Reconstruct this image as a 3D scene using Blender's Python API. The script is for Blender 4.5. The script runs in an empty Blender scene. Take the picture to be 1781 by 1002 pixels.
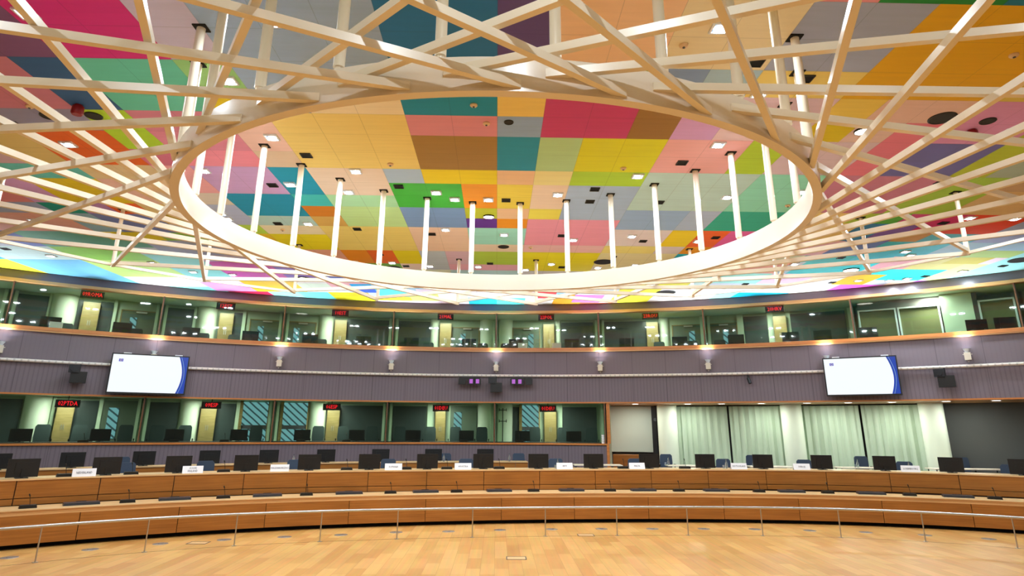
import bpy, math, random
from mathutils import Vector, Matrix
D= {"cam":{"f":1095.58,"pitch":0.28678921249789363,"yaw":0.02217283551869969,"roll":0.006100575692225888},"c_rail":[[-0.0001426,0.0007529,-0.0095695,0.1134094,16.2953538],-8.66,11.53],"c1":[[-6.02e-05,0.0004312,-0.0143891,0.1405668,18.3524826],-10.11,13.21],"c2":[[-8.9e-05,0.0004844,-0.0067572,0.1421953,19.3419346],-10.85,14.16],"c3":[[0.000483,-0.0189609,0.0982465,23.6882206],-13.11,15.94],"posts":[[-8.659,13.341],[-7.169,14.262],[-5.641,15.123],[-3.945,15.572],[-2.269,15.973],[-0.536,16.316],[1.208,16.423],[2.958,16.532],[4.707,16.557],[6.522,16.584],[8.315,16.36],[10.017,15.826],[11.528,14.937]],"rodang":[4.7,17.4,29.4,42.3,55.8,69.3,83.5,98.1,112.0,125.2,138.4,150.5,162.8,174.6,186.2,197.8,210,223,236,249,262.5,276.8,291.3,304.4,317,329.5,341.5,353.6],"nodes":[155.1,142.5,131.6,119.7,107.7,95.5,83.3,71.1,59.7,48.1,36.7,26.0],"lights":[[-5.893,6.838],[2.781,6.851],[-4.029,10.258],[-5.923,11.837],[-4.411,12.524],[-4.016,8.354],[3.923,10.276],[8.707,9.599],[-2.87,6.902],[-7.846,10.679],[-9.728,12.599],[-2.871,11.75],[-3.279,12.929],[-1.368,12.89],[-0.994,13.291],[-0.239,13.286],[1.281,12.906],[2.799,11.788],[-1.375,15.57],[0.143,15.952],[2.03,16.358],[3.542,15.947],[-4.457,19.061],[-3.301,19.08],[-2.162,19.446],[-0.634,19.45],[0.883,19.791],[1.653,19.019],[3.165,19.398],[4.283,19.019],[5.023,12.916],[6.521,12.545],[9.505,11.461],[10.142,14.492],[11.317,14.097],[12.434,14.11],[11.652,17.114],[12.046,17.501],[9.158,18.669],[5.432,16.34],[6.512,15.962],[-6.687,14.503],[-6.695,14.902],[-4.804,15.226],[-11.61,15.228],[-10.448,16.371],[-8.551,17.502],[-10.871,19.432],[-10.137,20.613],[-8.972,20.947],[-13.531,18.731],[12.338,20.783],[13.39,20.74],[13.802,20.416],[14.904,19.303],[3.942,8.466]],"blacks":[[-3.646,11.024],[-8.277,9.923],[-7.046,11.155],[-5.242,18.65],[-4.809,12.596],[-5.572,15.259],[-14.349,18.007],[3.559,7.637],[4.446,8.027],[9.099,11.906],[-2.138,12.572],[0.156,13.321],[2.045,12.569],[2.049,13.335],[-1.769,15.999],[-3.662,15.634],[-0.259,19.059],[1.674,15.992],[3.942,16.406],[2.017,19.427],[-2.929,19.508],[3.618,13.323],[3.506,11.105],[5.798,15.993],[10.189,17.873],[8.723,21.54],[11.617,21.146],[14.199,20.076],[10.965,14.519],[15.666,18.608],[7.181,18.957]],"speakers":[[0.146,9.542,0.13],[0.14,17.139,0.2],[3.224,18.702,0.36],[-3.376,19.758,0.3],[7.238,9.15,0.34],[8.05,9.222,0.2],[-7.462,9.585,0.22],[-6.715,9.559,0.22],[15.643,17.893,0.4],[6.31,23.121,0.45]],"round":[[-0.247,14.47,0.17],[6.194,9.645,0.17],[11.281,19.322,0.3],[-6.717,21.388,0.27]],"detectors":[[-0.229,9.597],[6.59,13.412],[2.432,7.252],[6.97,7.332],[-2.123,11.379],[2.43,11.406],[0.912,17.164],[-5.612,15.762],[-7.542,9.258],[-0.42,8.974]],"sirens":[[-6.741,9.213],[8.032,9.566]],"u_mul":[127.832,117.822,108.181,98.558,88.981,79.434,70.056,58.247,47.501],"l_mul":[118.008,108.208,98.659,89.029,79.144],"U":[["k",127.373,125.515],["w",125.48,125.339],["c",125.339,123.606],["k",123.606,123.291],["b",123.291,122.144],["k",122.144,121.26],["w",121.221,120.987],["d",120.595,118.176],["k",117.428,115.468],["w",115.425,115.208],["c",115.208,113.62],["b",113.442,112.313],["k",112.313,111.626],["w",111.626,111.35],["d",110.91,108.478],["d",107.92,105.503],["c",105.206,103.854],["b",103.829,102.766],["k",102.766,99.024],["k",98.079,95.217],["c",95.217,94.309],["b",94.309,93.236],["d",93.128,90.702],["c",90.594,89.296],["c",88.863,87.509],["d",87.455,85.048],["b",84.644,83.619],["c",83.592,83.028],["k",83.028,80.034],["k",79.132,75.211],["b",75.18,74.132],["c",74.101,73.163],["d",72.859,70.458],["d",69.817,67.444],["w",67.349,66.826],["k",66.778,64.908],["w",64.861,64.402],["b",64.402,63.355],["w",63.355,63.04],["k",63.04,58.874]],"L":[["k",128.678,125.741],["c",125.675,123.977],["w",123.943,123.734],["b",123.629,122.532],["k",122.532,121.038],["w",121.001,120.741],["p",120.703,118.294],["k",117.584,115.48],["c",115.439,113.892],["b",113.85,112.695],["k",112.695,111.257],["w",111.213,110.815],["v",110.682,108.701],["v",107.461,105.496],["c",105.354,103.875],["b",103.827,102.764],["k",102.764,99.019],["k",98.168,95.233],["w",95.131,94.416],["b",94.416,93.495],["p",93.084,90.715],["c",90.664,89.268],["c",88.906,87.458],["k",87.458,86.838],["v",86.631,85.133],["b",84.617,83.536],["w",83.536,83.022],["k",82.971,79.958]],"R":[["s",78.956,75.092],["c",74.75,73.056],["t",73.056,64.613],["c",64.7,63.065],["t",63.278,54.856],["c",54.966,53.353],["g",53.353,45.425]],"signs":[[122.814,6.889,"09ROMA"],[113.039,6.896,"12EST"],[103.397,6.902,"10EST"],[93.773,6.898,"21MAL"],[84.296,6.904,"22POL"],[74.694,6.874,"23ROU"],[64.085,6.903,"20HRV"],[123.018,3.173,"02PTDA"],[113.11,3.209,"09ESP"],[103.463,3.214,"06ESP"],[93.892,3.216,"01DEU"],[84.219,3.22,"01DEU"]],"uplights":[[127.779,4.986],[117.881,5.053],[108.198,5.104],[98.527,5.052],[88.938,5.046],[79.386,5.049],[69.922,5.039],[60.508,5.057],[51.032,5.092]],"moving":[[122.849,4.12],[89.063,4.163],[52.765,4.217]],"spot":[[66.743,4.317]],"bars":[[91.338,4.334],[86.585,4.324]],"um":[125.118,120.404,115.435,110.796,105.838,101.169,96.853,91.527,87.139,81.961,76.953,72.255,67.471,63.091,60.639],"um2":[57.331,50.193,48.481],"uc":[124.12,119.418,116.716,114.489,112.086,104.866,102.258,97.505,95.289,92.303,90.263,88.11,83.007,80.877,74.11,71.199,68.901,57.156],"ul":[124.757,86.511,83.357],"lm":[125.454,120.554,115.505,110.734,105.719,101.161,96.285,91.549,86.535,81.95],"lc":[124.217,121.925,118.935,116.812,114.811,109.444,104.441,102.325,99.875,97.483,94.804,92.558,90.196,85.459,82.946,80.4],"m2":[[-10.789,15.527,0.7352],[-9.503,16.559,0.6156],[-8.17,17.389,0.498],[-6.703,18.079,0.3851],[-5.168,18.616,0.2914],[-3.59,19.027,0.2222],[-1.982,19.348,0.1756],[-0.368,19.609,0.1463],[1.267,19.832,0.126],[2.942,20.027,0.1056],[4.656,20.185,0.0747],[6.408,20.273,0.0216],[8.178,20.24,-0.0657],[9.894,20.024,-0.1917],[11.55,19.565,-0.3531],[13.062,18.855,-0.5254],[14.399,17.934,-0.6553]],"m3":[[-13.338,18.16,0.7013],[-12.031,19.221,0.6525],[-10.573,20.259,0.5842],[-9.026,21.202,0.5094],[-7.448,22.005,0.432],[-5.762,22.7,0.3499],[-4.016,23.256,0.2674],[-2.221,23.671,0.1874],[-0.382,23.948,0.1125]],"mic1":[[-10.087,14.905,0.6806],[-8.567,15.997,0.5646],[-6.762,16.985,0.4383],[-4.922,17.725,0.3297],[-2.839,18.324,0.2338],[-1.077,18.684,0.1716],[1.071,18.987,0.1105],[3.264,19.166,0.052],[5.25,19.211,-0.0097],[7.517,19.087,-0.1046],[9.355,18.8,-0.2095],[11.332,18.232,-0.3543],[13.085,17.43,-0.5059]],"slab1":[[-9.363,15.578,0.6247],[-7.765,16.593,0.5065],[-5.852,17.5,0.3818],[-3.914,18.162,0.2799],[-1.927,18.644,0.1999],[0.1,18.986,0.1368],[2.168,19.213,0.0816],[4.253,19.324,0.023],[6.361,19.297,-0.0521],[8.45,19.086,-0.1543],[10.492,18.632,-0.2888],[12.427,17.889,-0.4471]],"mic2":[[-10.178,16.069,0.6782],[-9.066,16.875,0.5759],[-7.202,17.887,0.4211],[-4.191,18.904,0.2455],[-2.579,19.258,0.1905],[-1.425,19.464,0.164],[0.096,19.696,0.14],[3.857,20.138,0.091],[5.769,20.272,0.0442]],"plates":[[-9.788,16.172,0.6419],[-7.795,17.405,0.4672],[-5.841,18.221,0.3292],[-2.897,18.995,0.1995],[-0.949,19.34,0.1554],[2.035,19.746,0.1172],[4.235,19.971,0.0838],[7.367,20.094,-0.0208],[9.228,19.954,-0.1377],[12.064,19.179,-0.4098]],"chair2":[[-7.952,18.534,0.48],[-5.793,19.447,0.3263],[-3.22,20.138,0.2095],[-0.891,20.559,0.1544],[1.927,20.943,0.1184],[4.507,21.203,0.078],[7.392,21.304,-0.0221],[9.893,21.054,-0.1916],[12.541,20.166,-0.4644],[14.68,18.748,-0.6553],[-9.554,17.553,0.6203]],"chair3":[[-11.403,20.636,0.6234],[-1.862,24.686,0.1722],[0.875,25.01,0.0661]],"chair4":[[6.426,24.865,-0.0854],[9.581,24.514,-0.1313],[13.387,23.964,-0.1486],[16.81,23.473,-0.1372]],"tables":[[3.682,24.117,-0.0217,78],[6.961,23.916,-0.0952,72],[9.759,23.59,-0.133,66],[12.726,23.163,-0.1486,66],[16.226,22.653,-0.1372,108]],"bottle3":[[-6.717,22.277,0.3962],[-4.531,23.059,0.2913],[-1.85,23.689,0.1716],[0.486,23.982,0.08]],"bottle4":[[6.242,23.98,-0.0818],[12.72,23.164,-0.1486]],"bottle2":[[1.866,20.086,0.1192],[7.121,20.458,-0.0089],[12.22,19.47,-0.4275]],"glass4":[[6.12,23.94,-0.0794],[9.182,23.616,-0.1271],[12.606,23.131,-0.1484]],"glass2":[[1.791,20.027,0.12],[7.014,20.409,-0.004]],"grommets":[[-9.475,13.771],[-8.434,14.625],[-7.336,15.313],[-6.166,15.843],[-4.932,16.253],[-3.689,16.559],[-2.433,16.966],[-1.159,17.12],[0.124,17.37],[1.45,17.514],[2.74,17.603],[4.066,17.626],[5.409,17.649],[6.73,17.604],[8.074,17.409],[9.383,17.154],[10.623,16.73],[11.819,16.196]],"boxes":[[-6.564,15.43,0.42],[2.202,16.605,0.4],[0.43,13.798,0.4]],"seg2":[-10.7,-9.439,-8.091,-6.61,-5.106,-3.54,-1.95,-0.339,1.278,2.934,4.63,6.363,8.105,9.83,11.471,13.013],"seg1":[-9.089,-7.42,-5.67,-3.763,-1.847,0.164,2.168,4.237,6.328,8.346,10.41,12.332],"tv":[[[-13.16,22.07],[-11.05,23.19],3.52,4.87],[[11.56,22.42],[13.49,21.21],3.6,4.915]]}
EXPO=0.6;CSC=1.18;E_DOWN=33;E_BACK=62;E_UP=320;E_BOOTH=58;E_SOFF=30
S=bpy.context.scene
C=bpy.context.collection
R=math.radians
rnd=random.Random(7)
WCX,WCY,WR=-.5,.8,25.1
# ------------------------------------------------------------------ helpers
def lin(c):
    o=[]
    for v in c:
        v=v/255.
        o.append(v/12.92 if v<=.04045 else ((v+.055)/1.055)**2.4)
    return tuple(o)
class MB:
    def __init__(s): s.v=[];s.f=[];s.uv=[];s.col=[]
    def quad(s,a,b,c,d,uv=None,col=None):
        n=len(s.v);s.v+=[tuple(a),tuple(b),tuple(c),tuple(d)];s.f.append((n,n+1,n+2,n+3))
        s.uv.append(uv or [(0,0),(1,0),(1,1),(0,1)]);s.col.append(col)
    def poly(s,pts):
        n=len(s.v);s.v+=[tuple(p) for p in pts];s.f.append(tuple(range(n,n+len(pts))));s.uv.append([(p[0],p[2] if len(p)>2 else p[1]) for p in pts]);s.col.append(None)
    def box(s,x0,x1,y0,y1,z0,z1,M=None):
        P=[Vector((x,y,z)) for z in (z0,z1) for y in (y0,y1) for x in (x0,x1)]
        if M: P=[M@p for p in P]
        dx,dy,dz=x1-x0,y1-y0,z1-z0
        for (a,b,c,d,w,h) in ((0,1,5,4,dx,dz),(3,2,6,7,dx,dz),(2,0,4,6,dy,dz),(1,3,7,5,dy,dz),(4,5,7,6,dx,dy),(2,3,1,0,dx,dy)):
            s.quad(P[a],P[b],P[c],P[d],[(0,0),(w,0),(w,h),(0,h)])
        return s
    def prism(s,pts,y0,y1):   # outline in xz, extruded along y
        n=len(pts)
        s.poly([(x,y0,z) for x,z in pts]);s.poly([(x,y1,z) for x,z in reversed(pts)])
        for i in range(n):
            a=pts[i];b=pts[(i+1)%n];s.quad((b[0],y0,b[1]),(a[0],y0,a[1]),(a[0],y1,a[1]),(b[0],y1,b[1]))
        return s
    def cyl(s,p0,p1,r0,r1=None,n=12,cap=True):
        r1=r0 if r1 is None else r1
        p0=Vector(p0);p1=Vector(p1);d=(p1-p0).normalized();a=d.orthogonal().normalized();b=d.cross(a)
        A=[p0+(a*math.cos(t)+b*math.sin(t))*r0 for t in [2*math.pi*k/n for k in range(n)]]
        B=[p1+(a*math.cos(t)+b*math.sin(t))*r1 for t in [2*math.pi*k/n for k in range(n)]]
        L=(p1-p0).length
        for k in range(n):
            j=(k+1)%n;u0=2*math.pi*r0*k/n;u1=2*math.pi*r0*(k+1)/n
            s.quad(A[k],A[j],B[j],B[k],[(u0,0),(u1,0),(u1,L),(u0,L)])
        if cap: s.poly(list(reversed(A)));s.poly(B)
        return s
    def lathe(s,prof,n=20,c=(0,0,0)):
        for i in range(len(prof)-1):
            (r0,z0),(r1,z1)=prof[i],prof[i+1]
            for k in range(n):
                t0=2*math.pi*k/n;t1=2*math.pi*(k+1)/n
                P=[(c[0]+r*math.cos(t),c[1]+r*math.sin(t),c[2]+z) for r,z,t in ((r0,z0,t0),(r0,z0,t1),(r1,z1,t1),(r1,z1,t0))]
                if r0<1e-5: s.poly([P[0],P[2],P[3]])
                elif r1<1e-5: s.poly([P[0],P[1],P[2]])
                else: s.quad(*P)
        return s
    def beam(s,p0,p1,w,h):
        p0=Vector(p0);p1=Vector(p1);d=p1-p0;x=Vector((d.x,d.y,0)).normalized();sd=Vector((-x.y,x.x,0))*(w/2);up=Vector((0,0,h/2))
        P=[p0-sd-up,p0+sd-up,p0+sd+up,p0-sd+up,p1-sd-up,p1+sd-up,p1+sd+up,p1-sd+up]
        for q in ((0,3,2,1),(4,5,6,7),(0,1,5,4),(2,3,7,6),(1,2,6,5),(3,0,4,7)): s.quad(*[P[i] for i in q])
        return s
    def arc(s,a0,a1,r0,r1,z0,z1,step=.8):   # solid ring sector around the room's centre
        n=max(1,int(abs(a1-a0)/step+.5));T=[a0+(a1-a0)*k/n for k in range(n+1)]
        def p(a,r,z): return (WCX+r*math.cos(R(a)),WCY+r*math.sin(R(a)),z)
        for k in range(n):
            a,b=T[k],T[k+1];u,v=-R(a)*r0,-R(b)*r0
            s.quad(p(b,r0,z0),p(a,r0,z0),p(a,r0,z1),p(b,r0,z1),[(v,z0),(u,z0),(u,z1),(v,z1)])
            s.quad(p(a,r1,z0),p(b,r1,z0),p(b,r1,z1),p(a,r1,z1),[(u,z0),(v,z0),(v,z1),(u,z1)])
            s.quad(p(a,r0,z1),p(a,r1,z1),p(b,r1,z1),p(b,r0,z1),[(u,0),(u,r1-r0),(v,r1-r0),(v,0)])
            s.quad(p(b,r0,z0),p(b,r1,z0),p(a,r1,z0),p(a,r0,z0),[(v,0),(v,r1-r0),(u,r1-r0),(u,0)])
        for a in (T[0],T[-1]): s.quad(p(a,r0,z0),p(a,r1,z0),p(a,r1,z1),p(a,r0,z1))
        return s
    def build(s,name,mat,parent=None,smooth=False,cols=False):
        me=bpy.data.meshes.new(name);me.from_pydata(s.v,[],s.f)
        uv=me.uv_layers.new(name='UVMap');k=0;flat=[]
        for f,u in zip(s.f,s.uv):
            for i in range(len(f)): flat+=[u[i][0],u[i][1]]
        uv.data.foreach_set('uv',flat)
        if cols:
            ca=me.color_attributes.new('Panel','FLOAT_COLOR','CORNER');fl=[]
            for f,c in zip(s.f,s.col): fl+=list((c or (1,1,1))+(1,))*len(f)
            ca.data.foreach_set('color',fl)
        me.materials.append(mat)
        if smooth:
            import bmesh
            bm=bmesh.new();bm.from_mesh(me);bmesh.ops.remove_doubles(bm,verts=bm.verts,dist=1e-4);bm.to_mesh(me);bm.free()
            for p in me.polygons: p.use_smooth=True
            try: me.set_sharp_from_angle(angle=R(40))
            except Exception: pass
        me.update()
        o=bpy.data.objects.new(name,me);C.objects.link(o)
        if parent: o.parent=parent
        return o
def tag(o,label=None,cat=None,group=None,kind=None):
    if label: o['label']=label
    if cat: o['category']=cat
    if group: o['group']=group
    if kind: o['kind']=kind
    return o
def empty(name,loc,rz=0,label=None,cat=None,group=None):
    o=bpy.data.objects.new(name,None);C.objects.link(o);o.location=loc;o.rotation_euler=(0,0,rz);o.empty_display_size=.1
    return tag(o,label,cat,group)
def copy_tree(o,loc,rz,label,group=None):
    r=o.copy();C.objects.link(r);r.location=loc;r.rotation_euler=(0,0,rz);r['label']=label
    if group: r['group']=group
    for c in list(o.children):
        d=c.copy();C.objects.link(d);d.parent=r
        for g in list(c.children):
            e=g.copy();C.objects.link(e);e.parent=d
    return r
def wp(a,r,z): return (WCX+r*math.cos(R(a)),WCY+r*math.sin(R(a)),z)
def wrz(a): return R(a-90)
NUM=['leftmost','second','third','fourth','fifth','sixth','seventh','eighth','ninth','tenth','eleventh','twelfth','thirteenth','fourteenth','fifteenth','sixteenth','seventeenth','eighteenth','nineteenth']
def place(i,n):
    if i==0: return 'leftmost'
    if i==n-1: return 'rightmost'
    if i<(n+1)//2: return NUM[i]+' from the left'
    return NUM[n-1-i]+' from the right'
# ------------------------------------------------------------------ materials
def mat(name,col,rough=.5,metal=0.,emit=None,es=1.,spec=None):
    m=bpy.data.materials.new(name);m.use_nodes=True;b=m.node_tree.nodes['Principled BSDF']
    b.inputs['Base Color'].default_value=(*lin(col),1);b.inputs['Roughness'].default_value=rough;b.inputs['Metallic'].default_value=metal
    if spec is not None: b.inputs['Specular IOR Level'].default_value=spec
    if emit: b.inputs['Emission Color'].default_value=(*lin(emit),1);b.inputs['Emission Strength'].default_value=es
    return m
def nd(m,t,**k):
    n=m.node_tree.nodes.new(t)
    for a,b in k.items(): setattr(n,a,b)
    return n
def noisy(m,scale=(1,1,1),amt=.06,uv=False,detail=3,c2=None,bump=0):
    T=m.node_tree;b=T.nodes['Principled BSDF'];tc=nd(m,'ShaderNodeTexCoord');mp=nd(m,'ShaderNodeMapping');mp.inputs['Scale'].default_value=scale
    T.links.new(tc.outputs['UV' if uv else 'Object'],mp.inputs[0]);n=nd(m,'ShaderNodeTexNoise');n.inputs['Scale'].default_value=1;n.inputs['Detail'].default_value=detail
    T.links.new(mp.outputs[0],n.inputs['Vector']);r=nd(m,'ShaderNodeMapRange');r.inputs['From Min'].default_value=.3;r.inputs['From Max'].default_value=.7
    T.links.new(n.outputs['Fac'],r.inputs['Value'])
    c=b.inputs['Base Color'].default_value[:3];mx=nd(m,'ShaderNodeMix',data_type='RGBA')
    mx.inputs['A'].default_value=(*[v*(1-amt) for v in c],1);mx.inputs['B'].default_value=(*(lin(c2) if c2 else [min(1,v*(1+amt)) for v in c]),1)
    T.links.new(r.outputs['Result'],mx.inputs['Factor']);T.links.new(mx.outputs['Result'],b.inputs['Base Color'])
    if bump:
        bp=nd(m,'ShaderNodeBump');bp.inputs['Strength'].default_value=bump;bp.inputs['Distance'].default_value=.01;T.links.new(n.outputs['Fac'],bp.inputs['Height']);T.links.new(bp.outputs[0],b.inputs['Normal'])
    return m
def wood(name,c1,c2,rough=.35,su=.8,sv=28):
    m=mat(name,c1,rough);return noisy(m,(su,sv,1),.12,uv=True,detail=6,c2=c2)
W_DESK=wood('warm_desk_veneer',(152,92,32),(174,110,44))
W_TOP=wood('pale_worktop_veneer',(222,178,122),(232,192,140),.3,.6,14)
W_TRIM=wood('orange_trim_wood',(190,112,50),(206,130,66),.35)
W_MUL=wood('dark_mullion_wood',(112,72,40),(130,86,50),.4)
W_PALE=wood('pale_trim_wood',(214,160,98),(224,172,112),.35)
W_CAB=noisy(mat('cabinet_wood',(132,114,62),.4),(3,3,18),.1,c2=(146,124,82))
WHITE=mat('white_painted_steel',(242,230,208),.3);RINGM=mat('white_ring_paint',(238,226,210),.24)
BLACK=mat('black_plastic',(4,4,5),.45);VOID=mat('black_void',(3,3,3),.9);DKM=mat('dark_panel',(56,66,66),.3)
STEEL=mat('brushed_steel',(190,186,182),.38,1.);GREYP=mat('grey_plastic',(70,72,76),.4)
LAMPW=mat('lamp_glow',(255,255,255),.5,emit=(232,242,255),es=22);LAMPW2=mat('round_lamp_glow',(255,255,255),.5,emit=(255,250,240),es=9)
REFL=mat('shaded_downlight_reflector',(64,84,104),.3);RIM=mat('downlight_rim',(226,232,240),.35)  # reflector tint is darkened: shade of the recess put into the colour
PWALL=noisy(mat('pale_booth_wall',(196,214,190),.7),(.8,.8,.8),.03);PGREEN=mat('booth_back_wall',(168,184,160),.7)
DOORM=mat('grey_green_door',(92,106,92),.45);COLM=mat('white_column_plaster',(222,232,212),.6)
CHAIR=noisy(mat('blue_grey_upholstery',(58,72,92),.8),(60,60,60),.15);CHAIRK=noisy(mat('dark_booth_upholstery',(44,58,58),.8),(60,60,60),.15)
PAPER=mat('white_card',(236,236,240),.6);INK=mat('print_ink',(70,72,90),.7)
CREAM=mat('cream_plastic',(226,196,156),.4);RED=mat('siren_red',(140,14,20),.35);GRILL=mat('speaker_grille',(30,27,26),.7)
GLASSB=mat('bottle_glass',(225,235,238),.05);GLASSB.node_tree.nodes['Principled BSDF'].inputs['Transmission Weight'].default_value=.9
TV_W=mat('screen_white',(0,0,0),.3,emit=(240,246,252),es=.7);TV_B=mat('screen_blue',(0,0,0),.3,emit=(18,62,170),es=.66);TV_V=mat('screen_flag_blue',(0,0,0),.3,emit=(96,96,200),es=.66);TV_Y=mat('screen_yellow',(0,0,0),.3,emit=(240,220,90),es=1.);TV_L=mat('screen_line',(0,0,0),.3,emit=(150,190,240),es=.5)
LED=mat('red_led',(0,0,0),.4,emit=(255,14,34),es=1.5);LEDBOX=mat('led_housing',(16,5,7),.4)
PURPLE=mat('purple_lens',(0,0,0),.4,emit=(188,100,210),es=.6);SOFF=mat('soffit_wood',(196,148,96),.5)
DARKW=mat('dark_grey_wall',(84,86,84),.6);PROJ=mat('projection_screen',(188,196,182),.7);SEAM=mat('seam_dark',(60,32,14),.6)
# glass: mostly clear with a green tint
def glass():
    m=bpy.data.materials.new('green_tinted_glass');m.use_nodes=True;T=m.node_tree;T.nodes.clear()
    o=T.nodes.new('ShaderNodeOutputMaterial');t=T.nodes.new('ShaderNodeBsdfTransparent');t.inputs[0].default_value=(.77,.83,.77,1)
    g=T.nodes.new('ShaderNodeBsdfGlossy');g.inputs['Roughness'].default_value=.03;g.inputs[0].default_value=(1,1,1,1)
    x=T.nodes.new('ShaderNodeMixShader');x.inputs[0].default_value=.022
    T.links.new(t.outputs[0],x.inputs[1]);T.links.new(g.outputs[0],x.inputs[2]);T.links.new(x.outputs[0],o.inputs[0]);return m
GLASS=glass()
# outside view through door windows: daylight with slanting sun blades
def daylight():
    m=mat('daylight_blades',(10,20,30),.5);T=m.node_tree;b=T.nodes['Principled BSDF'];tc=nd(m,'ShaderNodeTexCoord');mp=nd(m,'ShaderNodeMapping');mp.inputs['Rotation'].default_value=(0,R(48),0)
    T.links.new(tc.outputs['Object'],mp.inputs[0]);w=nd(m,'ShaderNodeTexWave');w.wave_type='BANDS';w.bands_direction='X';w.inputs['Scale'].default_value=1.7;w.inputs['Distortion'].default_value=.6
    T.links.new(mp.outputs[0],w.inputs['Vector']);r=nd(m,'ShaderNodeValToRGB');r.color_ramp.elements[0].position=.12;r.color_ramp.elements[0].color=(.03,.07,.08,1);r.color_ramp.elements[1].position=.3;r.color_ramp.elements[1].color=(*lin((118,176,186)),1)
    T.links.new(w.outputs['Fac'],r.inputs[0]);T.links.new(r.outputs[0],b.inputs['Emission Color']);b.inputs['Emission Strength'].default_value=.72;return m
DAY=daylight()
# mauve ribbed acoustic wall
def ribbed():
    m=mat('mauve_ribbed_wall',(126,110,118),.6);T=m.node_tree;b=T.nodes['Principled BSDF'];uv=nd(m,'ShaderNodeUVMap');sx=nd(m,'ShaderNodeSeparateXYZ');T.links.new(uv.outputs[0],sx.inputs[0])
    def math_(op,a,bv,c=None):
        n=nd(m,'ShaderNodeMath',operation=op)
        for k,v in enumerate((a,bv,c)):
            if v is None: continue
            if hasattr(v,'links'): T.links.new(v,n.inputs[k])
            else: n.inputs[k].default_value=v
        return n.outputs[0]
    j=math_('FRACT',math_('DIVIDE',sx.outputs['X'],1.29),0);jm=math_('LESS_THAN',j,.016)
    rib=math_('FRACT',math_('DIVIDE',sx.outputs['X'],.125),0);rm=math_('LESS_THAN',rib,.3)
    rv=math_('MULTIPLY',sx.outputs['Y'],9);rv2=math_('FRACT',rv,0);dots=math_('MULTIPLY',rm,math_('LESS_THAN',rv2,.62))
    low=math_('LESS_THAN',sx.outputs['Y'],4.47)
    f=math_('ADD',math_('MULTIPLY',jm,.55),math_('MULTIPLY',math_('MULTIPLY',rm,math_('ADD',math_('MULTIPLY',low,.22),.06)),1))
    mx=nd(m,'ShaderNodeMix',data_type='RGBA');mx.inputs['A'].default_value=(*lin((116,102,110)),1);mx.inputs['B'].default_value=(*lin((70,60,66)),1)
    T.links.new(f,mx.inputs['Factor']);T.links.new(mx.outputs['Result'],b.inputs['Base Color']);return m
RIB=ribbed()
FASC=mat('dark_mauve_fascia',(112,96,104),.28)
# parquet
def parquet():
    m=mat('oak_parquet',(214,150,78),.42);T=m.node_tree;b=T.nodes['Principled BSDF'];tc=nd(m,'ShaderNodeTexCoord');mp=nd(m,'ShaderNodeMapping');mp.inputs['Rotation'].default_value=(0,0,R(90))
    T.links.new(tc.outputs['Object'],mp.inputs[0]);br=nd(m,'ShaderNodeTexBrick');br.offset=.5;br.offset_frequency=2
    for k,v in (('Scale',1.),('Mortar Size',.004),('Mortar Smooth',.3),('Bias',0.),('Brick Width',.95),('Row Height',.26)): br.inputs[k].default_value=v
    br.inputs['Color1'].default_value=(*lin((206,146,74)),1);br.inputs['Color2'].default_value=(*lin((226,172,98)),1);br.inputs['Mortar'].default_value=(*lin((190,130,66)),1)
    T.links.new(mp.outputs[0],br.inputs['Vector']);mp2=nd(m,'ShaderNodeMapping');mp2.inputs['Scale'].default_value=(14,.7,1);T.links.new(tc.outputs['Object'],mp2.inputs[0])
    n=nd(m,'ShaderNodeTexNoise');n.inputs['Scale'].default_value=1;n.inputs['Detail'].default_value=5;T.links.new(mp2.outputs[0],n.inputs['Vector'])
    mx=nd(m,'ShaderNodeMix',data_type='RGBA',blend_type='MULTIPLY');mx.inputs['Factor'].default_value=.35;T.links.new(br.outputs['Color'],mx.inputs['A']);T.links.new(n.outputs['Color'],mx.inputs['B'])
    h=nd(m,'ShaderNodeHueSaturation');h.inputs['Value'].default_value=1.02;T.links.new(mx.outputs['Result'],h.inputs['Color']);T.links.new(h.outputs[0],b.inputs['Base Color'])
    return m
PARQ=parquet()
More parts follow.
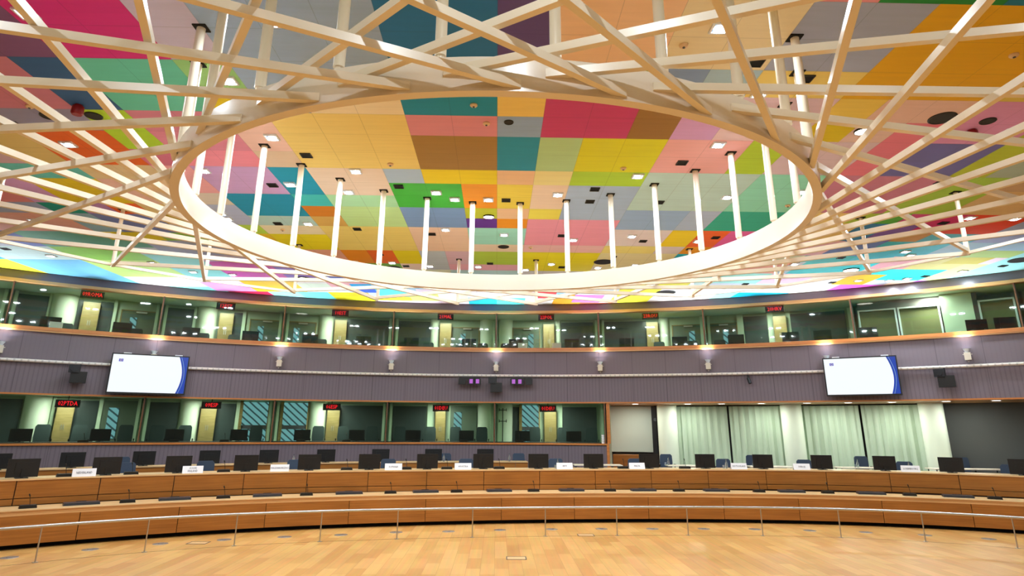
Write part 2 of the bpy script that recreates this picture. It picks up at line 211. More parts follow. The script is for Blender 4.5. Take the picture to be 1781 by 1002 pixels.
def ceilmat():
    m=mat('painted_ceiling_panels',(220,200,180),.75);T=m.node_tree;b=T.nodes['Principled BSDF'];a=nd(m,'ShaderNodeVertexColor',layer_name='Panel')
    tc=nd(m,'ShaderNodeTexCoord');mp=nd(m,'ShaderNodeMapping');mp.inputs['Scale'].default_value=(1.1,14,1);T.links.new(tc.outputs['Object'],mp.inputs[0])
    n=nd(m,'ShaderNodeTexNoise');n.inputs['Scale'].default_value=1;n.inputs['Detail'].default_value=4;T.links.new(mp.outputs[0],n.inputs['Vector'])
    r=nd(m,'ShaderNodeMapRange');r.inputs['From Min'].default_value=.3;r.inputs['From Max'].default_value=.7;r.inputs['To Min'].default_value=.93;r.inputs['To Max'].default_value=1.0;T.links.new(n.outputs['Fac'],r.inputs['Value'])
    uv=nd(m,'ShaderNodeUVMap');sx=nd(m,'ShaderNodeSeparateXYZ');T.links.new(uv.outputs[0],sx.inputs[0])
    def edge(o):
        k=nd(m,'ShaderNodeMath',operation='PINGPONG');T.links.new(o,k.inputs[0]);k.inputs[1].default_value=.5
        l=nd(m,'ShaderNodeMath',operation='LESS_THAN');T.links.new(k.outputs[0],l.inputs[0]);l.inputs[1].default_value=.007;return l.outputs[0]
    mxm=nd(m,'ShaderNodeMath',operation='MAXIMUM');T.links.new(edge(sx.outputs['X']),mxm.inputs[0]);T.links.new(edge(sx.outputs['Y']),mxm.inputs[1])
    s=nd(m,'ShaderNodeMath',operation='MULTIPLY_ADD');T.links.new(mxm.outputs[0],s.inputs[0]);s.inputs[1].default_value=-.22;T.links.new(r.outputs['Result'],s.inputs[2])
    mx=nd(m,'ShaderNodeMix',data_type='RGBA',blend_type='MULTIPLY');mx.inputs['Factor'].default_value=1;T.links.new(a.outputs['Color'],mx.inputs['A']);T.links.new(s.outputs[0],mx.inputs['B'])
    T.links.new(mx.outputs['Result'],b.inputs['Base Color']);return m
CEIL=ceilmat()
CURT=noisy(mat('pale_green_curtain',(186,204,180),.85),(1,1,.4),.05)
# ------------------------------------------------------------------ camera
f,pi_,ya,ro=D['cam']['f'],D['cam']['pitch'],D['cam']['yaw'],D['cam']['roll']
fw=Vector((math.sin(ya)*math.cos(pi_),math.cos(ya)*math.cos(pi_),math.sin(pi_)));rt=Vector((math.cos(ya),-math.sin(ya),0));up=rt.cross(fw)
r2=rt*math.cos(ro)+up*math.sin(ro);u2=-rt*math.sin(ro)+up*math.cos(ro)
cam=bpy.data.cameras.new('camera');co=bpy.data.objects.new('camera',cam);C.objects.link(co);S.camera=co
M=Matrix((r2,u2,-fw)).transposed().to_4x4();M.translation=(0,0,2.5);co.matrix_world=M
cam.sensor_width=36;cam.sensor_fit='HORIZONTAL';cam.lens=f/1781*36;cam.shift_y=-81/1781;cam.clip_start=.1;cam.clip_end=200
S.view_settings.view_transform='Standard';S.view_settings.look='None';S.view_settings.exposure=EXPO;S.view_settings.gamma=1;S.view_settings.use_curve_mapping=False
w=bpy.data.worlds.new('World');S.world=w;w.use_nodes=True;w.node_tree.nodes['Background'].inputs[0].default_value=(.5,.55,.6,1);w.node_tree.nodes['Background'].inputs[1].default_value=.05
# ------------------------------------------------------------------ ceiling
UX=.75843;CX0,CY0=-.0461,10.1095
PAL=[(228,190,150),(236,205,150),(214,200,190),(190,205,185),(232,190,180),(170,185,190),(196,186,200),(214,220,160),(176,210,190),(236,214,170)]
RECT='''-12 -8 -6 -3 118 66 92
-8 -6 -6 -3 200 28 96
-6 -5 -6 -3 192 166 170
-5 -2 -6 -1 146 154 164
-12 -9 -3 -1 190 104 108
-9 -8 -3 -1 44 78 108
-8 -6 -3 -1 96 172 132
-6 -5 -3 -2 146 178 98
-6 -5 -2 -1 222 178 0
-2 0 -6 -3 24 98 132
-2 0 -3 -1 0 122 134
0 1 -6 -3 90 62 104
0 1 -3 -2 160 120 90
1 3 -6 -3 232 172 122
3 5 -6 -3 222 186 134
3 5 -6 -5 214 178 0
5 6 -6 -5 222 128 120
6 8 -6 -5 24 120 40
8 13 -6 -5 20 104 116
5 7 -5 -3 156 148 152
7 14 -5 -2 216 148 0
1 2 -3 -2 220 180 130
2 3 -3 -2 128 158 0
3 4 -3 -2 124 134 152
4 5 -3 -2 158 170 166
5 7 -3 -2 222 178 84
10 14 -3 -2 210 168 66
5 7 -2 -1 206 160 152
7 8 -2 -1 222 172 62
8 10 -2 -1 218 164 136
10 15 -2 0 206 126 148
-4 -2 -2 -1 236 192 142
0 1 -2 -1 236 178 82
1 3 -2 0 192 48 90
3 4 -2 0 148 96 32
4 5 -2 0 204 140 166
5 7 -1 0 220 172 158
7 8 -1 0 206 164 0
8 9 -1 0 214 166 142
9 10 -1 2 216 104 110
-12 -9 -1 0 136 120 130
-14 -11 -1 0 200 96 110
-9 -8 -1 1 168 186 30
-8 -6 -1 0 202 112 116
-6 -5 -1 1 226 170 142
-5 -2 -1 2 234 184 94
-2 0 -1 0 212 122 120
0 1 -1 0 140 150 166
-11 -9 0 2 214 84 10
-12 -11 0 2 206 164 88
-15 -12 0 2 198 150 148
-8 -6 0 1 212 118 124
-8 -6 1 2 230 124 128
-9 -8 1 2 198 96 108
-6 -5 1 2 216 174 136
-2 0 0 2 156 106 34
0 1 0 2 22 128 140
1 2 0 2 172 186 118
2 4 0 2 212 190 0
4 6 0 2 236 152 136
6 7 0 2 174 184 34
7 9 0 2 206 166 158
10 12 0 2 104 92 136
12 13 -1 2 172 168 34
13 16 -1 2 160 160 132
-13 -11 2 3 96 172 150
-15 -13 2 3 200 160 150
-11 -9 2 3 216 176 122
-9 -8 2 4 226 146 136
-8 -6 2 4 196 142 168
-6 -5 2 4 0 132 146
-5 -3 2 4 228 188 154
-3 -2 2 3 166 172 184
-2 0 2 3 232 188 0
0 1 2 3 242 172 120
1 2 2 3 240 198 124
2 4 2 3 168 186 36
4 7 2 5 180 188 164
7 9 2 5 140 194 154
9 12 2 5 190 108 120
12 14 2 5 158 178 54
14 17 2 3 196 150 106
14 17 3 5 212 166 108
-17 -14 3 5 212 120 118
-14 -13 3 5 204 142 180
-13 -11 3 5 214 172 0
-11 -10 3 5 226 168 142
-10 -9 3 5 222 176 128
-3 -1 3 5 58 154 40
-1 0 3 5 250 134 20
0 1 3 5 240 188 60
1 2 3 5 236 186 148
2 4 3 6 164 168 176
-10 -8 4 5 212 182 154
-8 -6 4 6 0 128 146
-6 -5 4 5 56 170 154
-5 -3 4 5 170 204 146
-5 -3 5 7 188 204 126
-6 -5 5 6 202 110 16
-6 -5 6 7 206 150 66
-3 -1 5 7 116 134 158
-1 0 5 6 186 176 34
-1 0 6 7 92 32 116
0 1 5 6 242 172 122
1 2 5 6 238 198 70
0 1 6 7 252 134 8
1 4 6 9 236 136 142
4 6 5 7 148 160 178
6 7 5 7 168 168 190
7 9 5 7 44 154 118
9 12 5 8 230 186 106
11 12 5 6 172 186 56
12 13 5 6 84 156 44
12 13 6 8 52 118 158
13 14 5 6 206 66 118
13 14 6 8 124 84 154
14 15 5 7 200 34 96
15 17 5 7 230 64 24
17 20 5 8 156 156 176
14 15 7 8 196 136 64
15 17 7 8 74 164 168
-16 -14 5 6 154 154 180
-14 -13 5 6 0 134 114
-13 -12 5 6 184 124 164
-12 -11 5 6 234 84 14
-11 -9 5 6 222 180 110
-11 -10 6 7 180 140 0
-10 -8 5 7 170 164 180
-8 -6 6 7 174 190 170
-18 -14 6 8 226 156 136
-14 -13 6 8 144 168 180
-13 -11 6 8 114 118 160
-10 -8 7 8 174 190 56
-8 -6 7 8 230 200 156
-6 -3 7 10 236 190 96
-8 -6 8 10 242 198 0
-9 -8 8 10 248 180 26
-3 -1 7 10 240 180 144
-1 1 7 9 154 200 170
-1 1 9 10 226 190 156
1 4 9 10 234 170 156
4 6 7 9 220 190 188
4 6 9 10 242 198 106
6 7 7 9 248 184 14
7 8 7 9 248 88 24
8 10 7 9 222 84 134
6 7 9 10 216 188 188
7 8 9 10 252 142 10
8 10 9 11 224 190 180
-14 -12 8 9 248 194 0
-12 -10 8 9 144 180 56
-17 -14 8 10 100 156 122
-14 -13 9 10 100 156 122
-13 -10 9 11 164 160 188
-18 -17 8 10 100 104 154
12 14 8 10 104 120 170
14 16.5 8 10 54 168 168
16.5 20 8 10 156 176 182
10.5 12.5 8 10 228 170 170
-8 -6 10 12 242 156 126
-6 -5 10 12 252 130 6
-5 -4 10 12 248 94 14
-4 -3 10 12 242 196 0
-6 -4 12 13 116 166 46
-4 -3 12 13 232 190 160
-3 -2 10 13 184 180 190
-2 -1 10 12 216 166 166
-1 1 10 12 174 188 56
-2 1 12 13 228 156 160
-2 1 13 15 170 190 186
1 4 10 13 242 202 16
1 4 13 14 206 190 194
4 7 10 13 238 208 146
7 9 10 12 0 166 186
12 14 10 11 44 168 152
14 15.5 10 11 60 170 170
15.5 17 10 12 232 154 144
12.5 15.5 11 13 26 182 166
16 19 12 14 24 194 188
17 19 10 12 214 186 100
18 19.5 10 11 204 176 66
19 21 11 14 208 214 114
18 20 9 10 176 190 100
20 26 9 15 156 200 208
9 12 11 13 236 150 120
9 12 13 15 156 204 170
8 10 15 16 196 210 226
12 14 13 15 232 178 188
-17 -14 10 12 144 188 56
-17 -14 12 15 192 216 94
-20 -17 10 12 198 204 208
-20 -17 12 17 114 168 208
-25 -20 12 17 255 226 34
-25 -20 10 12 0 150 170
-14 -12 11 15 136 194 166
-12 -9 11 12 194 168 178
-12 -9.5 12 15 208 66 138
-9.5 -8 12 15 132 84 154
-8 -6 14 15 100 106 156
-8 -6 15 17 228 150 136
-7 -6 16 17 0 146 176
-7 -6 17 18 34 86 184
-6 -4.5 17 19 76 204 232
-4 -2 15 17 150 184 214
-17 -12 15 17 242 232 204
-17 -11.5 17 20 136 222 222
-14 -12 16 18 236 144 188
-12 -9.5 15 18 250 168 16
-13.5 -11.5 18 20 190 14 54
-11.5 -9.5 18 21 144 198 240
-10 -8.5 18 21 112 212 192
-8.5 -6.5 18 19 222 174 14
-8.5 -6.5 19 21 250 214 20
-6.5 -4.5 19 21 250 226 30
-4.5 -3 18 20 206 222 90
-6.5 -1.5 20 22 236 190 210
-1.5 0 19 22 0 154 192
0 1.5 19 22 84 204 194
-1.5 1.5 17 19 240 226 232
2 3 17 19 228 54 54
3 4 17 18 152 182 216
3 4.5 18 22 250 144 24
4 5.5 18 20 242 104 154
4.5 7 20 22 246 96 60
6 9 15 20 238 218 44
8 12 16 20 240 232 240
11 12 17 20 160 198 234
12 15.5 17 19 0 170 208
15.5 17 13 15 250 154 24
14.5 16 15 18 238 238 224
13 15 15 17 238 206 224
16 18.5 15 18 222 84 174
18.5 20 15 16 104 124 218
19 20.5 14 15 184 84 194'''
cells={}
for j in range(-20,23):
    for i in range(-36,37):
        q=random.Random((i//2)*131+(j//2)*977).choice(PAL);cells[i,j]=q
polys=[]
for ln in RECT.strip().splitlines():
    t=ln.split('#')[0].split()
    if len(t)<7: continue
    polys.append((float(t[0]),float(t[1]),int(t[2]),int(t[3]),tuple(int(v) for v in t[4:7])))
halves={}
for i0,i1,j0,j1,c in polys:
    for j in range(j0,j1):
        a=i0
        while a<i1-1e-6:
            halves[(round(a*2),j)]=c;a+=.5
mb=MB()
for j in range(-20,23):
    for i in range(-72,74):
        c=halves.get((i,j),cells.get((i//2,j),PAL[0]))
        x0=CX0+UX*i/2;x1=x0+UX/2;y0=CY0+UX*j;y1=y0+UX
        mb.quad((x0,y1,7.4),(x1,y1,7.4),(x1,y0,7.4),(x0,y0,7.4),[(i/2,j+1),(i/2+.5,j+1),(i/2+.5,j),(i/2,j)],tuple(min(.93,q*w_) for q,w_ in zip(lin(c),(CSC,CSC*1.32,CSC*1.85))))
o=mb.build('ceiling',CEIL,cols=True);tag(o,kind='structure')
mb=MB();mb.box(-28,28,-27,-5,7.41,7.5);tag(mb.build('ceiling',PWALL),kind='structure')
# ------------------------------------------------------------------ suspended ring canopy
RC=Vector((0,9.3))
def rr(t): return 4.38+.13*math.cos(2*t)
can=empty('suspended_ring_canopy',(0,9.3,5.4),0,'large white steel ring with crossing lattice beams hanging under the coloured ceiling','ceiling structure')
def loc(p): return (p[0],p[1]-9.3,p[2]-5.4)
mb=MB();N=144
for k in range(N):
    t0,t1=2*math.pi*k/N,2*math.pi*(k+1)/N
    def pp(t,d,z): return (math.cos(t)*(rr(t)+d),math.sin(t)*(rr(t)+d),z)
    za,zb=-.03,.316;e=.055
    mb.quad(pp(t0,-e,za),pp(t0,-e,zb),pp(t1,-e,zb),pp(t1,-e,za));mb.quad(pp(t0,e,zb),pp(t0,e,za),pp(t1,e,za),pp(t1,e,zb))
    mb.quad(pp(t0,-e,zb),pp(t0,e,zb),pp(t1,e,zb),pp(t1,-e,zb));mb.quad(pp(t0,e,za),pp(t0,-e,za),pp(t1,-e,za),pp(t1,e,za))
mb.build('ring',RINGM,can,smooth=True)
OC=Vector((-.14,7.61));RO=11.06
ang=list(D['nodes'])+[14.5,2.7,352,340,328.6,315.7,302,285.5,271,255.5,240,226.8,213.5,201,190,178.4,166.8]
ZR,ZN=5.49,6.08
nodes=[Vector((OC.x+RO*math.cos(R(a)),OC.y+RO*math.sin(R(a)))) for a in ang]
for n in nodes:
    v=n-RC;d=v.length;th=math.atan2(v.y,v.x)
    for sg in (-1,1):
        ZR,ZN=(5.44,6.04) if sg>0 else (5.56,6.1)
        ph=math.acos(4.3/d)
        for _ in range(6): ph=math.acos((rr(th+sg*ph)-(.2 if sg>0 else .06))/d)
        ft=RC+Vector((math.cos(th+sg*ph),math.sin(th+sg*ph)))*(rr(th+sg*ph)-(.2 if sg>0 else .06))
        e=ft
        for k in range(400):
            q=n.lerp(ft,k/400);w_=q-RC
            if w_.length<rr(math.atan2(w_.y,w_.x))+.045: e=q;break
        ln=(e-n).length;st=(n-(e-n).normalized()*.03)
        mb=MB();mb.beam(loc((st.x,st.y,ZN)),loc((e.x,e.y,ZR)),.066,.08);mb.build('beam',WHITE,can)
    mb=MB();mb.cyl(loc((n.x,n.y,ZN)),loc((n.x,n.y,7.42)),.045);mb.build('hanger_rod',WHITE,can,smooth=True)
    mb=MB();mb.box(n.x-.085,n.x+.085,n.y-9.3-.085,n.y-9.3+.085,1.985,1.999);mb.build('opening_shade_plate',VOID,can)  # flat black plate under the ceiling, the hole's darkness painted in
for k in list(range(0,3))+list(range(8,12)):
    a,b=nodes[k],nodes[k+1];mb=MB();mb.beam(loc((a.x,a.y,ZN+.01)),loc((b.x,b.y,ZN+.01)),.05,.06);mb.build('perimeter_beam',WHITE,can)
for a in D['rodang']:
    x,y=RC.x+rr(R(a))*math.cos(R(a)),RC.y+rr(R(a))*math.sin(R(a))
    mb=MB();mb.cyl(loc((x,y,5.69)),loc((x,y,5.76)),.035);mb.cyl(loc((x,y,5.76)),loc((x,y,7.42)),.055);mb.build('hanger_rod',WHITE,can,smooth=True)
    mb=MB();mb.box(x-.085,x+.085,y-9.3-.085,y-9.3+.085,1.985,1.999);mb.build('opening_shade_plate',VOID,can)  # no cut hole here either, its shade is the plate's black
# ------------------------------------------------------------------ ceiling fittings
def near(x,y):
    side='left' if x<-4.6 else 'right' if x>4.6 else 'middle'
    dep='far' if y>15 else 'near' if y<8.5 else 'central'
    return dep,side
def ranked(pts):  # label place words: row by depth then order from the left within the row
    P=sorted(range(len(pts)),key=lambda k:pts[k][1]);rows=[];cur=[]
    for k in P:
        if cur and pts[k][1]-pts[cur[0]][1]>1.5: rows.append(cur);cur=[]
        cur.append(k)
    rows.append(cur);out={}
    for ri,row in enumerate(rows):
        row.sort(key=lambda k:pts[k][0])
        for q,k in enumerate(row): out[k]=(ri,len(rows),q,len(row))
    return out
def rowtxt(ri,nr): return 'nearest row' if ri==0 else 'farthest row' if ri==nr-1 else NUM[ri]+' row away'
def ptxt(q,n): return 'only one' if n==1 else place(q,n)
proto=None;rk=ranked(D['lights'])
for k,(x,y) in enumerate(D['lights']):
    ri,nr,q,n=rk[k];lab='square white recessed downlight in coloured ceiling, %s in the %s'%(ptxt(q,n),rowtxt(ri,nr))
    if proto is None:
        o=empty('ceiling_downlight',(x,y,7.4),0,lab,'ceiling light','downlights in the coloured ceiling')
        b=MB();s_=.115
        for (a,b0,c,d) in ((-s_,s_,-s_,-s_+.025),(-s_,s_,s_-.025,s_),(-s_,-s_+.025,-s_+.025,s_-.025),(s_-.025,s_,-s_+.025,s_-.025)): b.box(a,b0,c,d,-.03,0)
        b.build('rim',RIM,o)
        b=MB();b.box(-s_+.02,s_-.02,-s_+.02,s_-.02,-.012,-.002);b.build('reflector',REFL,o)
        b=MB();b.cyl((0,.028,-.03),(0,.028,-.004),.07,n=20);b.build('lamp',LAMPW,o);proto=o
    else: copy_tree(proto,(x,y,7.4),0,lab)
proto=None;rk=ranked(D['blacks'])
for k,(x,y) in enumerate(D['blacks']):
    ri,nr,q,n=rk[k];lab='square black unlit recess in coloured ceiling, %s in the %s'%(ptxt(q,n),rowtxt(ri,nr))
    if proto is None:
        o=empty('ceiling_recess',(x,y,7.4),0,lab,'ceiling opening','black square recesses in the ceiling')
        b=MB();s_=.1
        for (a,b0,c,d) in ((-s_,s_,-s_,-s_+.012),(-s_,s_,s_-.012,s_),(-s_,-s_+.012,-s_+.012,s_-.012),(s_-.012,s_,-s_+.012,s_-.012)): b.box(a,b0,c,d,-.02,0)
        b.build('rim',BLACK,o)
        b=MB();b.box(-s_+.01,s_-.01,-s_+.01,s_-.01,-.01,-.002);b.build('opening',VOID,o);proto=o  # solid plate; depth of the recess is only its black colour
    else: copy_tree(proto,(x,y,7.4),0,lab)
for k,(x,y,r) in enumerate(D['speakers']):
    r*=.62 if y<14 else .8
    d,s=near(x,y);nm=['small dark round speaker beside cream smoke detector above the ring opening','dark round speaker on tan strip in the far ceiling inside the ring','large dark round speaker on pale yellow panel beyond the ring','dark round speaker over the green strip near orange panels','largest black round speaker on peach panel at upper right','smaller black round speaker on pink panel at upper right','black round speaker on grey panel at far left','black round speaker on lime panel near red siren at left','dark round speaker on pale blue panel at the right frame edge','dark flat round speaker on yellow panel under the far lattice'][k]
    o=empty('ceiling_speaker',(x,y,7.4),0,nm,'speaker','round speakers in the ceiling')
    b=MB();b.lathe([(r,0),(r,-.015),(r*.9,-.022),(r*.88,-.012)],28);b.build('rim',BLACK,o,smooth=True);b=MB();b.cyl((0,0,-.014),(0,0,-.002),r*.9,n=28);b.build('grille',GRILL,o)
for k,(x,y,r) in enumerate(D['round']):
    r*=.8
    nm=['glowing round ceiling lamp on olive panel in the ring opening','glowing round ceiling lamp on peach panel right of the ring','glowing round ceiling lamp on turquoise panel at far right','glowing round ceiling lamp on blue-grey panel behind the ring at left'][k]
    o=empty('round_ceiling_lamp',(x,y,7.4),0,nm,'ceiling light');b=MB();b.lathe([(r,0),(r,-.03),(r*.92,-.035),(r*.9,-.02)],28);b.build('rim',BLACK,o,smooth=True);b=MB();b.cyl((0,0,-.025),(0,0,-.003),r*.91,n=28);b.build('diffuser',LAMPW2,o)
nm=['on pink panel beside small round speaker','on green panel near the right inner rim of the ring','on tan panel at upper right','on orange panel near the upper right corner','on amber panel left of the brown panel','on yellow panel inside the ring at right','on pink-beige strip in the far ceiling','on beige strip at the left of the ring opening','on rose panel at far left','on teal panel at the top of the ring opening']
for k,(x,y) in enumerate(D['detectors']):
    o=empty('smoke_detector',(x,y,7.4),0,'small round cream smoke detector '+nm[k],'smoke detector','ceiling smoke detectors');b=MB();b.lathe([(.06,0),(.06,-.02),(.045,-.035),(.0,-.04)],20);b.build('housing',CREAM,o,smooth=True);b=MB();b.cyl((0,0,-.05),(0,0,-.038),.018,n=12);b.build('sensor',GREYP,o)
for k,(x,y) in enumerate(D['sirens']):
    o=empty('alarm_siren',(x,y,7.4),0,'red alarm siren on the ceiling at '+('left beyond the lattice' if k==0 else 'right beside the black speakers'),'alarm','red ceiling sirens')
    b=MB();b.cyl((0,0,-.03),(0,0,0),.06);b.build('base',RED,o);b=MB();b.lathe([(.0,-.17),(.07,-.17),(.09,-.14),(.085,-.03),(.0,-.03)],18);b.build('horn',RED,o,smooth=True)
# ------------------------------------------------------------------ shell
A0,A1=38,140
tag(MB().box(-28,28,-27,28,-.1,0).build('floor',PARQ),kind='structure')
tag(MB().arc(A1,360+A0,WR,WR+.3,0,7.6,3).build('wall_back',RIB),kind='structure')
def CY(c,X):
    k,a,b=c;x=min(max(X,a),b);y=0;s=0
    for q in k: s=s*x+y;y=y*x+q
    return y+s*(X-x),s
def cpts(c,x0,x1,step=.25):
    P=[];n=max(2,int((x1-x0)/step));u=0
    for i in range(n+1):
        x=x0+(x1-x0)*i/n;y,s=CY(c,x);l=math.hypot(1,s);nn=(-s/l,1/l)
        if P: u+=math.hypot(x-P[-1][0],y-P[-1][1])
        P.append((x,y,nn,u))
    return P
def sweep(mb,P,d0,d1,z0,z1):
    def q(p,d,z): return (p[0]+p[2][0]*d,p[1]+p[2][1]*d,z)
    for a,b in zip(P,P[1:]):
        u,v=a[3],b[3]
        mb.quad(q(a,d0,z0),q(b,d0,z0),q(b,d0,z1),q(a,d0,z1),[(u,z0),(v,z0),(v,z1),(u,z1)])
        mb.quad(q(b,d1,z0),q(a,d1,z0),q(a,d1,z1),q(b,d1,z1),[(v,z0),(u,z0),(u,z1),(v,z1)])
        mb.quad(q(a,d0,z1),q(b,d0,z1),q(b,d1,z1),q(a,d1,z1),[(u,0),(v,0),(v,d1-d0),(u,d1-d0)])
        mb.quad(q(a,d1,z0),q(b,d1,z0),q(b,d0,z0),q(a,d0,z0),[(u,0),(v,0),(v,d1-d0),(u,d1-d0)])
    for p in (P[0],P[-1]): mb.quad(q(p,d0,z0),q(p,d1,z0),q(p,d1,z1),q(p,d0,z1))
    return mb
# raised platform behind the middle desk
mb=MB();P=cpts(D['c2'],-15.5,21,.6)
for a,b in zip(P,P[1:]): 
    def q(p,d): return (p[0]+p[2][0]*d,p[1]+p[2][1]*d)
    A,B=q(a,.12),q(b,.12);mb.quad((*A,.55),(*B,.55),(B[0],30,.55),(A[0],30,.55))
    mb.quad((*A,0),(*B,0),(*B,.55),(*A,.55))
tag(mb.build('floor',mat('grey_carpet',(70,66,68),.9)),kind='structure')
# middle band between the booth rows, balcony slab, lower band, fascia and trims
tag(MB().arc(A0,A1,WR,WR+.25,3.47,5.44).build('wall_band',RIB),kind='structure')
tag(MB().arc(79.0,A1,WR,WR+.25,.55,1.85).build('wall_lower',RIB),kind='structure')
tag(MB().arc(A0,A1,WR,WR+.3,7.12,7.42).build('wall_fascia',FASC),kind='structure')
def trim(n,a0,a1,r0,r1,z0,z1,m): tag(MB().arc(a0,a1,r0,r1,z0,z1).build('trim_%d'%n,m),kind='structure')
trim(1,A0,A1,WR-.06,WR+.3,7.02,7.12,W_PALE);trim(2,A0,A1,WR-.12,WR+.35,5.47,5.59,W_TRIM);trim(3,A0,A1,WR-.1,WR+.3,5.43,5.47,W_PALE)
trim(4,A0,A1,WR-.03,WR+.3,3.42,3.47,W_TRIM);trim(5,79.0,A1,WR-.06,WR+.35,1.85,1.91,W_TRIM);trim(6,78.85,79.05,WR-.06,WR+.6,.55,1.91,W_TRIM)
# booths
BR=WR+2.0
for nm,z0,z1,amin in (('upper',4.78,7.06,A0),('lower',1.12,3.45,78.9)):
    tag(MB().arc(amin,A1,BR+.05,BR+.2,z0,z1).build('wall_booth_'+nm,PGREEN),kind='structure')
    tag(MB().arc(amin,A1,WR+.25,BR+.2,z0-.1,z0,2).build('floor',DARKW),kind='structure')
    tag(MB().arc(amin,A1,WR+.3,BR+.2,z1,z1+.06,2).build('ceiling',PWALL),kind='structure')
    tag(MB().arc(amin,A1,WR+.28,WR+.85,(5.56 if nm=='upper' else 1.88),(5.62 if nm=='upper' else 1.94),2).build('wall_counter',GREYP),kind='structure')
UM=[137.4]+D['u_mul'];LM=[137.6,127.8]+D['l_mul']
def bay(nm,a_hi,a_lo,z0,z1,k):
    g=MB().arc(a_lo+.1,a_hi-.1,WR+.11,WR+.125,z0,z1,1.2);tag(g.build('window_%d'%k,GLASS),kind='structure')
def mullion(a,z0,z1,n):
    tag(MB().arc(a-.05,a+.05,WR+.02,WR+.3,z0,z1).build('wall_post',W_MUL),kind='structure')
    for s_ in (-1,1): tag(MB().arc(a+s_*.2,a+s_*.42,BR-.12,BR+.03,z0-.9,z1).build('wall_strip',PWALL),kind='structure')
    tag(MB().arc(a-.03,a+.03,WR+.3,BR+.05,z0-.9,z1).build('wall_partition',PWALL),kind='structure')
    tag(MB().arc(a-.085,a-.05,WR+.0,WR+.12,z0,z1).build('trim_edge',BLACK),kind='structure')
k=0
for row,(Ms,z0,z1) in enumerate(((UM,5.59,7.03),(LM,1.91,3.43))):
    for a,b in zip(Ms,Ms[1:]): k+=1;bay('',a,b,z0,z1,k)
    for i,a in enumerate(Ms): mullion(a,z0,z1,i)
k+=1;bay('',47.5,A0,5.59,7.03,k)
# last wooden post at the end of the lower booths
tag(MB().arc(78.7,78.98,WR+.02,WR+.3,1.91,3.43).build('wall_post',W_TRIM),kind='structure')
bayname=lambda a: ['','','first','second','third','fourth','fifth','sixth','seventh'][0]
def col(name,a,r,z0,z1,rad,m=COLM): 
    x,y,_=wp(a,r,0);tag(MB().cyl((x,y,z0),(x,y,z1),rad,n=28).build(name,m,smooth=True),kind='structure')
cabn=0
def fill(items,zf,zt,row):
    global cabn
    doors=0;pk=0
    for t,a0,a1 in items:
        a=(a0+a1)/2;w_=abs(a0-a1);W=R(w_)*BR
        if t=='k': tag(MB().arc(a1,a0,BR-.03,BR+.03,zf+.1,zt-.12).build('wall_dark_panel',DKM),kind='structure')
        elif t=='w': tag(MB().arc(a1,a0,BR-.04,BR+.04,zf,zt).build('wall_strip',PWALL),kind='structure')
        elif t=='c': col('wall_column',a,BR+.08,zf,zt,W/2)
        elif t=='p': 
            tag(MB().arc(a1,a0,BR-.03,BR+.03,zf,zt-.1).build('wall_dark_panel',DOORM),kind='structure')
            c=.68 if a>110 else .62;aw=a0+(a1-a0)*(.28 if row==1 and a<110 else .3)
            tag(MB().arc(aw-.35,aw+.35,BR-.05,BR-.02,zf+.9,zt-.35).build('window_20',DAY),kind='structure')
        elif t=='v':
            tag(MB().arc(a1,a0,BR-.02,BR+.03,zf+.2,zt-.05).build('window_21',DAY),kind='structure')
            tag(MB().arc(a1-.1,a1,BR-.1,BR+.03,zf,zt).build('trim_frame',W_CAB),kind='structure');tag(MB().arc(a0,a0+.25,BR-.1,BR+.03,zf,zt).build('trim_frame',W_CAB),kind='structure')
            tag(MB().arc(a1,a0,BR-.06,BR-.02,zf+1.25,zf+1.4).build('trim_rail',GREYP),kind='structure')
        elif t=='d':
            doors+=1;d=empty('door_%d'%doors,wp(a,BR,zf),wrz(a));d['kind']='structure'
            MB().box(-W/2,W/2,-.05,0,0,zt-zf-.38).build('panel',DOORM,d)
            b=MB();b.box(-W/2-.04,-W/2,-.07,0,0,zt-zf-.34);b.box(W/2,W/2+.04,-.07,0,0,zt-zf-.34);b.box(-W/2-.04,W/2+.04,-.07,0,zt-zf-.38,zt-zf-.34);b.build('frame',W_CAB,d)
            off=-W*.15 if a>97 else (-W*.1 if a>90 else W*.18)
            if a<80 and a>75: off=-W*.14
            if a<70: off=W*.12
            MB().box(off-W*.1,off+W*.1,-.065,-.05,.95,zt-zf-.62).build('window_pane',DAY,d)
            MB().box(-W*.1 ,W*.22,-.13,-.05,zt-zf-.45,zt-zf-.39).build('door_closer',STEEL,d)
            b=MB();b.cyl((W*.4,-.05,1.0),(W*.4,-.1,1.0),.02);b.cyl((W*.4,-.1,1.0),(W*.28,-.1,1.0),.012);b.build('door_handle',STEEL,d)
        elif t=='b':
            lab='pale two-door cabinet inside the %s booths, %s'%(('upper','lower')[row],place(pk,(7,5)[row]));pk+=1
            d=empty('storage_cabinet',wp(a,BR-.02,zf),wrz(a),lab,'cabinet','cabinets inside the booths')
            h=zt-zf-.22;MB().box(-W/2,W/2,-.3,0,0,h).build('body',W_CAB,d)
            for s in (-1,1):
                dd=MB().box(min(s*.006,s*(W/2-.01)),max(s*.006,s*(W/2-.01)),-.325,-.3,.06,h-.02).build('door',W_CAB,d)
                b=MB();b.box(min(s*.02,s*.045),max(s*.02,s*.045),-.34,-.325,1.2,1.38);b.build('handle',STEEL,dd)
fill(D['U'],4.78,7.06,0);fill(D['L'],1.12,3.45,1)
